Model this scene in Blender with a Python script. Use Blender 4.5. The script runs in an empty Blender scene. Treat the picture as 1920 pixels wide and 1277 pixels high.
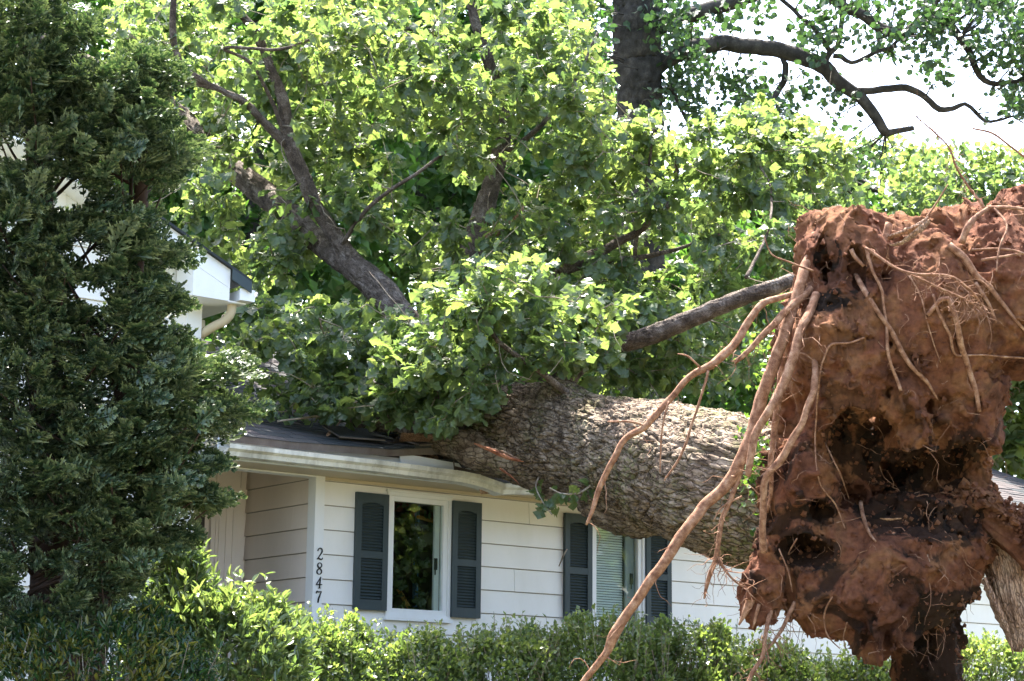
import bpy, math, random
import numpy as np
from math import sin, cos, radians, pi
from mathutils import Matrix, Vector

rng = np.random.default_rng(7)
random.seed(7)
SC = bpy.context.scene

# ------------------------------------------------------------------ camera, sky, sun, exposure
FPX = 3650.0                       # focal length in photo pixels (photo 1920 wide)
PITCH, ROLL = radians(11.49), radians(0.6)
CAM = np.array([0, 0, 1.6])
F = np.array([0, cos(PITCH), sin(PITCH)])
_u = np.array([0, -sin(PITCH), cos(PITCH)]); _r = np.array([1.0, 0, 0])
R = cos(ROLL) * _r + sin(ROLL) * _u
U = cos(ROLL) * _u - sin(ROLL) * _r
cam = bpy.data.cameras.new('camera'); camo = bpy.data.objects.new('camera', cam)
SC.collection.objects.link(camo)
camo.matrix_world = Matrix(((R[0], U[0], -F[0], CAM[0]), (R[1], U[1], -F[1], CAM[1]), (R[2], U[2], -F[2], CAM[2]), (0, 0, 0, 1)))
cam.sensor_width = 36; cam.lens = 36 * FPX / 1920
cam.clip_start = 0.5; cam.clip_end = 2000
cam.dof.use_dof = True; cam.dof.focus_distance = 14.6; cam.dof.aperture_fstop = 9
SC.camera = camo
SUN_EL, SUN_AZ = radians(68), radians(-14)      # azimuth from +Y towards +X
world = bpy.data.worlds.new('World'); SC.world = world; world.use_nodes = True
wn = world.node_tree
sky = wn.nodes.new('ShaderNodeTexSky'); sky.sky_type = 'NISHITA'; sky.sun_disc = False
sky.sun_elevation = SUN_EL; sky.sun_rotation = SUN_AZ; sky.dust_density = 4.0; sky.air_density = 1.0; sky.ozone_density = 1.0
wn.links.new(sky.outputs[0], wn.nodes['Background'].inputs[0]); wn.nodes['Background'].inputs[1].default_value = 0.15
sl = bpy.data.lights.new('sun', 'SUN'); sl.energy = 4.4; sl.angle = radians(0.5); sl.color = (1.0, 0.95, 0.86)
so = bpy.data.objects.new('sun', sl); SC.collection.objects.link(so)
SV = Vector((sin(SUN_AZ) * cos(SUN_EL), cos(SUN_AZ) * cos(SUN_EL), sin(SUN_EL)))
so.rotation_euler = SV.to_track_quat('Z', 'Y').to_euler(); so.location = (0, 0, 40)
SC.view_settings.view_transform = 'Standard'; SC.view_settings.look = 'None'
SC.view_settings.exposure = 2.72; SC.view_settings.gamma = 1.0
SC.render.engine = 'CYCLES'
SC.cycles.max_bounces = 8; SC.cycles.diffuse_bounces = 4; SC.cycles.transmission_bounces = 6
SC.cycles.transparent_max_bounces = 12

# ------------------------------------------------------------------ helpers
def P(x, y, d):
    return CAM + d * (F + (x - 960) / FPX * R - (y - 638.5) / FPX * U)
def Pm(a):                                   # (n,3) array of x, y, depth
    a = np.asarray(a, float)
    return CAM + a[:, 2:3] * (F + (a[:, :1] - 960) / FPX * R - (a[:, 1:2] - 638.5) / FPX * U)
HA = radians(52)
HD = np.array([sin(HA), cos(HA), 0.0]); HN = np.array([cos(HA), -sin(HA), 0.0])
W0 = P(600, 1132, 16.0)
def H(s, n, z):                              # house frame: s along the wall, n outwards, z up
    return np.array([W0[0] + s * HD[0] + n * HN[0], W0[1] + s * HD[1] + n * HN[1], z])
def Hm(a):
    a = np.asarray(a, float)
    o = np.outer(a[:, 0], HD) + np.outer(a[:, 1], HN); o[:, :2] += W0[:2]; o[:, 2] = a[:, 2]
    return o
HM = Matrix(((HD[0], HN[0], 0, W0[0]), (HD[1], HN[1], 0, W0[1]), (0, 0, 1, 0), (0, 0, 0, 1)))   # mirrored frame

_T = rng.random((32, 32, 32))
def vnoise(p):
    i = np.floor(p).astype(int); f = p - i; f = f * f * (3 - 2 * f); i &= 31; j = (i + 1) & 31
    def g(a, b, c): return _T[a, b, c]
    x0, y0, z0 = i.T; x1, y1, z1 = j.T; fx, fy, fz = f.T
    c00 = g(x0, y0, z0) * (1 - fx) + g(x1, y0, z0) * fx; c10 = g(x0, y1, z0) * (1 - fx) + g(x1, y1, z0) * fx
    c01 = g(x0, y0, z1) * (1 - fx) + g(x1, y0, z1) * fx; c11 = g(x0, y1, z1) * (1 - fx) + g(x1, y1, z1) * fx
    return ((c00 * (1 - fy) + c10 * fy) * (1 - fz) + (c01 * (1 - fy) + c11 * fy) * fz) * 2 - 1
def fbm(p, octs=4, rough=0.5):
    s = 0; a = 1.0; t = 0
    for k in range(octs):
        s = s + a * vnoise(p * (2.03 ** k) + 7.3 * k); t += a; a *= rough
    return s / t

WM = {}
def reg(o, M=None):
    WM[o.name] = M if M is not None else Matrix.Identity(4); return o
def link(o, parent=None, M=None):
    """link o with world matrix M, under parent"""
    SC.collection.objects.link(o)
    M = M if M is not None else Matrix.Identity(4)
    if parent is not None:
        o.parent = parent
        o.matrix_local = WM[parent.name].inverted() @ M
    else:
        o.matrix_local = M
    WM[o.name] = M
    return o
def tag(o, label=None, cat=None, group=None, kind=None):
    if label: o['label'] = label
    if cat: o['category'] = cat
    if group: o['group'] = group
    if kind: o['kind'] = kind
    return o
def thing(name, label, cat, loc, group=None, kind=None):
    o = bpy.data.objects.new(name, None); o.empty_display_size = 0.2
    link(o, None, Matrix.Translation(Vector(loc)))
    return tag(o, label, cat, group, kind)
def mk(name, V, Fc, mat, smooth=False, attrs=None):
    """mesh from arrays; Fc is an (m,k) array or a list of such"""
    me = bpy.data.meshes.new(name)
    V = np.asarray(V, np.float32)
    Fl = Fc if isinstance(Fc, list) and len(Fc) and isinstance(Fc[0], np.ndarray) and Fc[0].ndim == 2 else [np.asarray(Fc)]
    Fl = [a for a in Fl if len(a)]
    nl = sum(a.size for a in Fl); npoly = sum(len(a) for a in Fl)
    me.vertices.add(len(V)); me.vertices.foreach_set('co', V.ravel())
    me.loops.add(nl); me.polygons.add(npoly)
    me.loops.foreach_set('vertex_index', np.concatenate([a.ravel() for a in Fl]).astype(np.int32))
    tot = np.concatenate([np.full(len(a), a.shape[1]) for a in Fl]); st = np.concatenate([[0], np.cumsum(tot)[:-1]])
    me.polygons.foreach_set('loop_start', st.astype(np.int32))
    try: me.polygons.foreach_set('loop_total', tot.astype(np.int32))
    except Exception: pass
    me.update(calc_edges=True)
    me.polygons.foreach_set('use_smooth', np.full(npoly, bool(smooth)))
    if attrs:
        for k, v in attrs.items():
            at = me.attributes.new(k, 'FLOAT', 'POINT'); at.data.foreach_set('value', np.asarray(v, np.float32))
    if mat: me.materials.append(mat)
    me.validate()
    return me
def put(name, me, parent=None, M=None, **kw):
    o = bpy.data.objects.new(name, me); link(o, parent, M)
    return tag(o, **kw) if kw else o
BOXF = np.array([[0, 1, 3, 2], [4, 6, 7, 5], [0, 4, 5, 1], [2, 3, 7, 6], [0, 2, 6, 4], [1, 5, 7, 3]])
def boxV(a0, a1, b0, b1, c0, c1):
    return np.array([[x, y, z] for x in (a0, a1) for y in (b0, b1) for z in (c0, c1)], float)
class MB:
    """collects pieces for one mesh"""
    def __init__(s): s.V = []; s.F = {}; s.n = 0; s.A = []
    def add(s, V, Fc, a=0.0):
        V = np.asarray(V, float); Fl = Fc if isinstance(Fc, list) and isinstance(Fc[0], np.ndarray) else [np.asarray(Fc)]
        for f in Fl: s.F.setdefault(f.shape[1], []).append(f + s.n)
        s.V.append(V); s.n += len(V); s.A.append(np.broadcast_to(np.asarray(a, float), (len(V),)))
        return s
    def hbox(s, *b): return s.add(Hm(boxV(*b)), BOXF[:, ::-1])
    def mesh(s, name, mat, smooth=False, attr='tone'):
        return mk(name, np.concatenate(s.V), [np.concatenate(v) for v in s.F.values()], mat, smooth, {attr: np.concatenate(s.A)})
    def build(s, name, mat, parent=None, smooth=False, **kw): return put(name, s.mesh(name, mat, smooth), parent, **kw)
def hbox_obj(name, mat, parent, *b, **kw): return MB().hbox(*b).build(name, mat, parent, **kw)

def spline(pts, step):
    """Catmull-Rom through rows of pts (any columns), resampled about every step metres (first 3 columns are xyz)"""
    p = np.asarray(pts, float)
    if len(p) == 2:
        n = max(2, int(np.linalg.norm(p[1, :3] - p[0, :3]) / step) + 1); t = np.linspace(0, 1, n)[:, None]
        return p[0] * (1 - t) + p[1] * t
    q = np.vstack([2 * p[0] - p[1], p, 2 * p[-1] - p[-2]]); out = []
    for i in range(len(p) - 1):
        a, b, c, d = q[i:i + 4]; n = max(1, int(np.linalg.norm(c[:3] - b[:3]) / step))
        t = (np.arange(n) / n)[:, None]
        out.append(0.5 * (2 * b + (c - a) * t + (2 * a - 5 * b + 4 * c - d) * t ** 2 + (3 * b - a - 3 * c + d) * t ** 3))
    out.append(p[-1:]); return np.vstack(out)
def frames(c):
    t = np.gradient(c, axis=0); t /= np.linalg.norm(t, axis=1)[:, None] + 1e-9
    n = np.cross(t[0], [0.3, 0.2, 0.9]); n /= np.linalg.norm(n); N = [n]
    for i in range(1, len(c)):
        n = N[-1] - t[i] * (N[-1] @ t[i]); n /= np.linalg.norm(n) + 1e-9; N.append(n)
    N = np.array(N); return t, N, np.cross(t, N)
def tube(pts, rad, segs=8, step=0.06, wob=0.0, rfun=None):
    """tapered tube; returns V, [quads, tri caps], and per-vertex (length, angle)"""
    c = spline(np.column_stack([pts, rad]), step); r = c[:, 3]; c = c[:, :3]
    if wob: c = c + np.column_stack([fbm(c * 5 + k * 11, 2) for k in range(3)]) * wob * np.minimum(1, r / 0.01)[:, None]
    t, A, B = frames(c); L = np.concatenate([[0], np.cumsum(np.linalg.norm(np.diff(c, axis=0), axis=1))])
    th = np.linspace(0, 2 * pi, segs, endpoint=False)
    rr = np.repeat(r[:, None], segs, 1)
    if rfun is not None: rr = rr + rfun(L[:, None] + 0 * th, th[None] + 0 * L[:, None], rr)
    V = c[:, None] + rr[..., None] * (np.cos(th)[None, :, None] * A[:, None] + np.sin(th)[None, :, None] * B[:, None])
    n = len(c); V = V.reshape(-1, 3)
    i = np.arange(n - 1)[:, None] * segs; j = np.arange(segs)[None]; k = (j + 1) % segs
    Q = np.stack([i + j, i + k, i + segs + k, i + segs + j], -1).reshape(-1, 4)
    V = np.vstack([V, c[0], c[-1]]); a = n * segs
    j = np.arange(segs); k = (j + 1) % segs
    T = np.vstack([np.stack([k, j, j * 0 + a], 1), np.stack([(n - 1) * segs + j, (n - 1) * segs + k, j * 0 + a + 1], 1)])
    return V, [Q, T]
def voro(u, v, vper):
    """jittered-cell voronoi on (u, v), v periodic with integer period: F1, F2, cell random"""
    iu = np.floor(u).astype(int); iv = np.floor(v).astype(int)
    f1 = np.full(u.shape, 9.0); f2 = f1.copy(); cr = np.zeros(u.shape)
    for a in (-1, 0, 1):
        for b in (-1, 0, 1):
            cu, cv = iu + a, iv + b; w = cv % vper
            h = np.sin(cu * 127.1 + w * 311.7) * 43758.5453; h -= np.floor(h); g = np.sin(cu * 269.5 + w * 183.3) * 28001.83; g -= np.floor(g)
            d = np.hypot(u - cu - h, v - cv - g); m = d < f1
            f2 = np.where(m, f1, np.minimum(f2, d)); cr = np.where(m, g * 0.7 + h * 0.3, cr); f1 = np.where(m, d, f1)
    return f1, f2, cr
def bark_fun(seed, amp, cl=0.13, cw=0.055, lump=0.02):
    def f(L, th, rr):
        r0 = rr.mean(); per = max(5, int(2 * pi * r0 / cw))
        wx = vnoise(np.column_stack([L.ravel() * 5, (np.cos(th) * r0 * 6).ravel(), (np.sin(th) * r0 * 6 + seed).ravel()])).reshape(L.shape)
        u = L / cl + wx * 0.7 + seed; v = th / (2 * pi) * per + wx * 0.8
        f1, f2, cr = voro(u, v, per); d = f2 - f1
        h = np.clip(d * 5.5, 0, 1) ** 0.8 * (0.45 + 0.55 * cr) + 0.5 * np.clip(f1, 0, 1) * cr * np.clip(d * 4.5, 0, 1)
        q = np.column_stack([L.ravel(), (np.cos(th) * r0).ravel(), (np.sin(th) * r0 + seed).ravel()])
        f1b, f2b, crb = voro(u * 2.3 + 5, v * 2.0, per * 2)
        h = h + 0.22 * np.clip((f2b - f1b) * 5, 0, 1) * (0.4 + crb)
        return (h - 0.8) * amp * np.clip(rr / 0.2, 0.35, 1) + lump * fbm(q * 2.2, 3).reshape(L.shape) * rr / 0.4 + 0.25 * amp * fbm(q * 40, 2).reshape(L.shape)
    return f

def surface_nets(f, org, h):
    nx, ny, nz = f.shape; S = f < 0
    corners = [(a, b, c) for a in (0, 1) for b in (0, 1) for c in (0, 1)]
    def sl(A, a, b, c): return A[a:nx - 1 + a, b:ny - 1 + b, c:nz - 1 + c]
    cnt = sum(sl(S, *c).astype(np.int8) for c in corners); m = (cnt > 0) & (cnt < 8)
    idx = -np.ones(m.shape, np.int64); ii = np.argwhere(m); idx[m] = np.arange(len(ii))
    acc = np.zeros((len(ii), 3)); num = np.zeros(len(ii))
    val = {c: f[ii[:, 0] + c[0], ii[:, 1] + c[1], ii[:, 2] + c[2]] for c in corners}
    for c in corners:
        for ax in range(3):
            if c[ax] == 0:
                d = list(c); d[ax] = 1; d = tuple(d); va, vb = val[c], val[d]; x = (va < 0) != (vb < 0)
                t = np.where(x, va / np.where(x, va - vb, 1), 0); p = np.tile(np.array(c, float), (len(ii), 1)); p[:, ax] += t
                acc += np.where(x[:, None], p, 0); num += x
    V = (ii + acc / np.maximum(num, 1)[:, None]) * h + org
    Q = []
    for ax in range(3):
        o = [a for a in range(3) if a != ax]
        A = S; sh = [slice(1, -1)] * 3; sh[ax] = slice(0, -1); lo = A[tuple(sh)]; sh[ax] = slice(1, None); hi = A[tuple(sh)]
        e = np.argwhere(lo != hi); flip = lo[lo != hi]
        base = e.copy(); base[:, o[0]] += 1; base[:, o[1]] += 1
        q = []
        for da, db in ((1, 1), (0, 1), (0, 0), (1, 0)):
            g = base.copy(); g[:, o[0]] -= da; g[:, o[1]] -= db; q.append(idx[g[:, 0], g[:, 1], g[:, 2]])
        q = np.stack(q, 1)
        if ax == 1: flip = ~flip
        q[~flip] = q[~flip][:, ::-1]; Q.append(q)
    Q = np.vstack(Q); Q = Q[(Q >= 0).all(1)]
    return V, Q

def norm(a): return a / (np.linalg.norm(a, axis=-1, keepdims=True) + 1e-9)
def frame_from(dirs, nrm):
    """rotation matrices with y axis along dirs and z axis near nrm"""
    y = norm(dirs); x = norm(np.cross(y, nrm)); z = np.cross(x, y)
    return np.stack([x, y, z], -1)
def scatter(name, tv, tf, mat, pos, rot, scale, tone, ttone=None, smooth=False):
    n, K = len(pos), len(tv); scale = np.asarray(scale)
    S = scale[:, None, None] if scale.ndim == 1 else scale[:, None, :]
    V = np.einsum('nij,nkj->nki', rot, tv[None] * S) + pos[:, None]
    Fl = [(f[None] + (np.arange(n) * K)[:, None, None]).reshape(-1, f.shape[1]) for f in tf]
    at = {'tone': np.repeat(tone, K)}
    if ttone is not None: at['tip'] = np.tile(ttone, n)
    return mk(name, V.reshape(-1, 3), Fl, mat, smooth, at)

# ------------------------------------------------------------------ materials
def mat(name, base=(0.5, 0.5, 0.5), rough=0.7, spec=0.4):
    m = bpy.data.materials.new(name); m.use_nodes = True; b = m.node_tree.nodes['Principled BSDF']
    b.inputs['Base Color'].default_value = (*base, 1); b.inputs['Roughness'].default_value = rough
    b.inputs['Specular IOR Level'].default_value = spec
    return m, m.node_tree, b
def nnode(nt, typ, **kw):
    n = nt.nodes.new(typ)
    for k, v in kw.items(): setattr(n, k, v)
    return n
def noise(nt, scale, detail=4, coord='Object', vec=None, rough=0.55, dist=0.0):
    t = nnode(nt, 'ShaderNodeTexNoise'); t.inputs['Scale'].default_value = scale; t.inputs['Detail'].default_value = detail
    t.inputs['Roughness'].default_value = rough; t.inputs['Distortion'].default_value = dist
    if vec is None:
        if coord == 'World':
            g = nnode(nt, 'ShaderNodeNewGeometry'); vec = g.outputs['Position']
        else:
            c = nnode(nt, 'ShaderNodeTexCoord'); vec = c.outputs[coord]
    nt.links.new(vec, t.inputs['Vector']); return t.outputs['Fac']
def ramp(nt, fac, stops):
    r = nnode(nt, 'ShaderNodeValToRGB'); e = r.color_ramp.elements
    while len(e) < len(stops): e.new(0.5)
    for q, (p, c) in zip(e, stops): q.position = p; q.color = (*c, 1)
    nt.links.new(fac, r.inputs[0]); return r.outputs[0]
def mixc(nt, fac, a, b, mode='MIX'):
    m = nnode(nt, 'ShaderNodeMix', data_type='RGBA', blend_type=mode)
    for s, v in ((0, fac), (6, a), (7, b)):
        if hasattr(v, 'is_linked') or hasattr(v, 'links'): nt.links.new(v, m.inputs[s])
        elif s == 0: m.inputs[0].default_value = v
        else: m.inputs[s].default_value = (*v, 1)
    return m.outputs[2]
def bump(nt, b, h, strength=0.4, dist=0.01):
    n = nnode(nt, 'ShaderNodeBump'); n.inputs['Strength'].default_value = strength; n.inputs['Distance'].default_value = dist
    nt.links.new(h, n.inputs['Height']); nt.links.new(n.outputs[0], b.inputs['Normal'])

def leaf_mat(name, stops, trans, rough=0.42, spec=0.5, tmix=0.45, tip=None):
    m, nt, b = mat(name, rough=rough, spec=spec)
    at = nnode(nt, 'ShaderNodeAttribute', attribute_name='tone')
    oi = nnode(nt, 'ShaderNodeObjectInfo'); ad = nnode(nt, 'ShaderNodeMath', operation='MULTIPLY_ADD')
    nt.links.new(oi.outputs['Random'], ad.inputs[0]); ad.inputs[1].default_value = 0.25; nt.links.new(at.outputs['Fac'], ad.inputs[2])
    col = ramp(nt, ad.outputs[0], stops)
    nf = noise(nt, 18, 3); col = mixc(nt, 0.25, col, ramp(nt, nf, [(0.3, (0.5, 0.5, 0.5)), (0.7, (1.3, 1.3, 1.2))]), 'MULTIPLY')
    if tip is not None:
        ta = nnode(nt, 'ShaderNodeAttribute', attribute_name='tip'); pw_ = nnode(nt, 'ShaderNodeMath', operation='POWER'); nt.links.new(ta.outputs['Fac'], pw_.inputs[0]); pw_.inputs[1].default_value = 2.0; col = mixc(nt, pw_.outputs[0], col, tip)
    nt.links.new(col, b.inputs['Base Color'])
    tr = nnode(nt, 'ShaderNodeBsdfTranslucent'); tc = mixc(nt, 1.0, col, trans, 'MULTIPLY'); nt.links.new(tc, tr.inputs[0])
    mx = nnode(nt, 'ShaderNodeMixShader'); mx.inputs[0].default_value = tmix
    nt.links.new(b.outputs[0], mx.inputs[1]); nt.links.new(tr.outputs[0], mx.inputs[2])
    nt.links.new(mx.outputs[0], nt.nodes['Material Output'].inputs[0]); return m

def bark_mat(name, c0, c1, c2, moss=None, sc=1.0, axis=None, asc=(4.5, 24, 24), camt=0.7):
    m, nt, b = mat(name, rough=0.9, spec=0.2)
    g = nnode(nt, 'ShaderNodeNewGeometry')
    col = ramp(nt, noise(nt, 9 * sc, 6, vec=g.outputs['Position']), [(0.3, c0), (0.5, c1), (0.7, c2)])
    col = mixc(nt, 0.6, col, ramp(nt, noise(nt, 70 * sc, 3, vec=g.outputs['Position']), [(0.35, (0.6, 0.6, 0.6)), (0.65, (1.25, 1.25, 1.25))]), 'MULTIPLY')
    if moss is not None:
        nz = noise(nt, 2.2, 5, vec=g.outputs['Position']); mr = ramp(nt, nz, [(0.45, (0, 0, 0)), (0.62, (1, 1, 1))])
        n2 = ramp(nt, noise(nt, 30, 3, vec=g.outputs['Position']), [(0.4, (0, 0, 0)), (0.6, (1, 1, 1))])
        mm = nnode(nt, 'ShaderNodeMath', operation='MULTIPLY'); nt.links.new(mr, mm.inputs[0]); nt.links.new(n2, mm.inputs[1])
        m2 = nnode(nt, 'ShaderNodeMath', operation='MULTIPLY'); nt.links.new(mm.outputs[0], m2.inputs[0]); m2.inputs[1].default_value = 0.75
        col = mixc(nt, m2.outputs[0], col, moss)
    if axis is not None:
        q = Vector(axis).to_track_quat('X', 'Z').inverted().to_euler()
        m1 = nnode(nt, 'ShaderNodeMapping'); m1.inputs['Rotation'].default_value = q; nt.links.new(g.outputs['Position'], m1.inputs[0])
        m2_ = nnode(nt, 'ShaderNodeMapping'); m2_.inputs['Scale'].default_value = asc; nt.links.new(m1.outputs[0], m2_.inputs[0])
        nz = nnode(nt, 'ShaderNodeTexNoise'); nz.inputs['Scale'].default_value = 9; nz.inputs['Detail'].default_value = 3; nt.links.new(g.outputs['Position'], nz.inputs['Vector'])
        va = nnode(nt, 'ShaderNodeVectorMath', operation='MULTIPLY_ADD'); nt.links.new(nz.outputs['Color'], va.inputs[0]); va.inputs[1].default_value = (1.6, 1.6, 1.6); nt.links.new(m2_.outputs[0], va.inputs[2])
        vo = nnode(nt, 'ShaderNodeTexVoronoi', feature='DISTANCE_TO_EDGE'); vo.inputs['Scale'].default_value = 1.0; nt.links.new(va.outputs[0], vo.inputs['Vector'])
        cr = ramp(nt, vo.outputs['Distance'], [(0.0, (0, 0, 0)), (0.12, (1, 1, 1))])
        col = mixc(nt, camt, col, mixc(nt, cr, (0.25, 0.22, 0.20), (1.15, 1.15, 1.15)), 'MULTIPLY')
        nt.links.new(col, b.inputs['Base Color'])
        ad = mixc(nt, 0.75, noise(nt, 60, 5, vec=g.outputs['Position']), cr); bump(nt, b, ad, 0.9, 0.014); return m
    nt.links.new(col, b.inputs['Base Color'])
    bump(nt, b, noise(nt, 90 * sc, 4, vec=g.outputs['Position']), 0.6, 0.006); return m

def paint(name, c, dirt=(0.45, 0.43, 0.36), amt=0.35, rough=0.55, sc=3.0):
    m, nt, b = mat(name, rough=rough, spec=0.35)
    g = nnode(nt, 'ShaderNodeNewGeometry'); mp = nnode(nt, 'ShaderNodeMapping'); mp.inputs['Scale'].default_value = (1, 1, 0.35)
    nt.links.new(g.outputs['Position'], mp.inputs[0])
    f = ramp(nt, noise(nt, sc, 6, vec=mp.outputs[0], rough=0.65), [(0.42, (0, 0, 0)), (0.8, (amt,) * 3)])
    f2 = ramp(nt, noise(nt, 45, 3, vec=g.outputs['Position']), [(0.62, (0, 0, 0)), (0.75, (amt * 0.5,) * 3)])
    c1 = mixc(nt, f, c, dirt); c2 = mixc(nt, f2, c1, dirt)
    nt.links.new(c2, b.inputs['Base Color']); bump(nt, b, noise(nt, 60, 3, vec=g.outputs['Position']), 0.12, 0.003); return m

M = {}
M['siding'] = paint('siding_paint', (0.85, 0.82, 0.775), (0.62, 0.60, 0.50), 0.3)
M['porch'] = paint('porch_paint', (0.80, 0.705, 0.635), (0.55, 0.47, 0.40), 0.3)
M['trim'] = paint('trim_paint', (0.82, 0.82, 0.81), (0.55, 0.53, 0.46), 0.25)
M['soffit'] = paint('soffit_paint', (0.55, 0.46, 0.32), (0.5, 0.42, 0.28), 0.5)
M['gutter'] = paint('gutter_paint', (0.74, 0.72, 0.64), (0.16, 0.14, 0.09), 0.95, sc=5)
M['frame'] = paint('window_frame', (0.80, 0.80, 0.79), (0.5, 0.48, 0.42), 0.3)
M['shutter'] = paint('shutter_paint', (0.035, 0.052, 0.058), (0.07, 0.085, 0.085), 0.5, rough=0.5)
M['black'] = mat('black_metal', (0.012, 0.012, 0.013), 0.35)[0]
M['dark'] = mat('dark_interior', (0.03, 0.03, 0.028), 0.9)[0]
M['room'] = mat('room_wall', (0.16, 0.15, 0.13), 0.9)[0]
M['drip'] = paint('drip_edge', (0.10, 0.078, 0.065), (0.3, 0.27, 0.24), 0.6, rough=0.5)
M['gap'] = mat('lap_shade_backing', (0.36, 0.32, 0.27), 0.9)[0]  # wall backing, colour darkened so plank gaps read as shadow lines
M['blind'] = mat('blind_slat', (0.78, 0.80, 0.79), 0.6)[0]
M['wood'] = bark_mat('split_wood', (0.22, 0.125, 0.08), (0.34, 0.21, 0.14), (0.46, 0.32, 0.23), axis=(0.15, -0.1, -1), asc=(4, 60, 60), camt=0.6)
M['redwood'] = bark_mat('heartwood', (0.20, 0.06, 0.03), (0.34, 0.13, 0.07), (0.42, 0.2, 0.12))
M['yellow'] = bark_mat('fresh_broken_wood', (0.50, 0.26, 0.05), (0.6, 0.36, 0.09), (0.65, 0.42, 0.15))
M['bark'] = bark_mat('oak_bark', (0.075, 0.052, 0.036), (0.175, 0.128, 0.092), (0.31, 0.245, 0.19), moss=(0.11, 0.12, 0.04), axis=(0.616, -0.788, -0.25))
M['limb'] = bark_mat('limb_bark', (0.055, 0.042, 0.033), (0.12, 0.092, 0.072), (0.24, 0.20, 0.17), axis=(-0.6, 0.35, 0.6), asc=(9, 70, 70), camt=0.55)
M['twig'] = bark_mat('twig_bark', (0.16, 0.125, 0.09), (0.27, 0.22, 0.165), (0.40, 0.35, 0.28))
M['root'] = bark_mat('root_bark', (0.12, 0.052, 0.030), (0.25, 0.128, 0.078), (0.39, 0.24, 0.16), sc=2.5)
M['darkbark'] = bark_mat('standing_bark', (0.025, 0.023, 0.02), (0.05, 0.045, 0.04), (0.09, 0.08, 0.07))
M['redstem'] = mat('conifer_stem', (0.05, 0.028, 0.02), 0.85)[0]

def soil_mat():
    m, nt, b = mat('clay_soil', rough=0.95, spec=0.15); g = nnode(nt, 'ShaderNodeNewGeometry'); ps = g.outputs['Position']
    c1 = ramp(nt, noise(nt, 2.2, 5, vec=ps, dist=0.6), [(0.30, (0.095, 0.038, 0.023)), (0.46, (0.205, 0.082, 0.046)), (0.56, (0.255, 0.118, 0.056)), (0.68, (0.225, 0.084, 0.050))])
    c2 = mixc(nt, 0.7, c1, ramp(nt, noise(nt, 26, 5, vec=ps), [(0.3, (0.5, 0.47, 0.45)), (0.55, (1, 1, 1)), (0.75, (1.35, 1.3, 1.2))]), 'MULTIPLY')
    # rotten black wood and humus low in the plate
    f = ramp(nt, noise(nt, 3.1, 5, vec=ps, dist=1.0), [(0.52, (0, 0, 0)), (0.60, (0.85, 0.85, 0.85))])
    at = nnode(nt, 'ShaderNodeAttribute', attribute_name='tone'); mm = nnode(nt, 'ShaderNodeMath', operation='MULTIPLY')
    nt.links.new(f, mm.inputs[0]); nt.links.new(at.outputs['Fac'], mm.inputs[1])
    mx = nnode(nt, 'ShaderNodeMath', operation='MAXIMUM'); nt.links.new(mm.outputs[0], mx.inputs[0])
    st = nnode(nt, 'ShaderNodeMath', operation='SUBTRACT', use_clamp=True); nt.links.new(at.outputs['Fac'], st.inputs[0]); st.inputs[1].default_value = 1.0  # highest tones turn near black: hollows and stump
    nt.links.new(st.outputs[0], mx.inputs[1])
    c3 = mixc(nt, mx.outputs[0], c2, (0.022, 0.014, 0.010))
    nt.links.new(c3, b.inputs['Base Color']); bump(nt, b, noise(nt, 34, 8, vec=ps, rough=0.8), 1.0, 0.035); return m
M['soil'] = soil_mat()
def shingle_mat():
    m, nt, b = mat('asphalt_shingle', rough=0.95, spec=0.08); oi = nnode(nt, 'ShaderNodeAttribute', attribute_name='tone'); ob = nnode(nt, 'ShaderNodeObjectInfo')
    ad = nnode(nt, 'ShaderNodeMath', operation='MULTIPLY_ADD'); nt.links.new(ob.outputs['Random'], ad.inputs[0]); ad.inputs[1].default_value = 0.5; nt.links.new(oi.outputs['Fac'], ad.inputs[2])
    c = ramp(nt, ad.outputs[0], [(0.0, (0.035, 0.042, 0.046)), (0.5, (0.052, 0.056, 0.058)), (1.0, (0.085, 0.075, 0.074))])
    g = nnode(nt, 'ShaderNodeNewGeometry')
    c = mixc(nt, 0.8, c, ramp(nt, noise(nt, 160, 2, vec=g.outputs['Position']), [(0.3, (0.55, 0.55, 0.55)), (0.7, (1.4, 1.4, 1.4))]), 'MULTIPLY')
    nt.links.new(c, b.inputs['Base Color']); bump(nt, b, noise(nt, 200, 2, vec=g.outputs['Position']), 0.5, 0.003); return m
M['shingle'] = shingle_mat()
M['oakleaf'] = leaf_mat('oak_leaf', [(0.0, (0.034, 0.066, 0.034)), (0.45, (0.066, 0.108, 0.046)), (0.85, (0.10, 0.140, 0.056)), (1.2, (0.12, 0.155, 0.060))], (2.75, 2.55, 1.35), rough=0.42, spec=0.8, tmix=0.5)
M['bgleaf'] = leaf_mat('woodland_leaf', [(0.0, (0.020, 0.055, 0.018)), (0.5, (0.038, 0.085, 0.025)), (1.0, (0.065, 0.125, 0.03))], (2.4, 2.6, 1.2), rough=0.45, tmix=0.4)
M['silleaf'] = leaf_mat('standing_tree_leaf', [(0.0, (0.020, 0.045, 0.022)), (1.0, (0.040, 0.075, 0.032))], (2.1, 2.3, 1.2), rough=0.5, tmix=0.3)
M['conifer'] = leaf_mat('conifer_scale_leaf', [(0.0, (0.008, 0.026, 0.013)), (0.5, (0.013, 0.038, 0.018)), (1.0, (0.030, 0.055, 0.024))], (1.5, 1.7, 0.9), rough=0.36, spec=0.45, tmix=0.16, tip=(0.32, 0.37, 0.19))
M['hedge'] = leaf_mat('hedge_leaf', [(0.0, (0.045, 0.078, 0.030)), (0.5, (0.085, 0.13, 0.045)), (1.0, (0.16, 0.20, 0.075))], (2.6, 2.6, 1.3), rough=0.32, spec=0.8, tmix=0.42)
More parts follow.
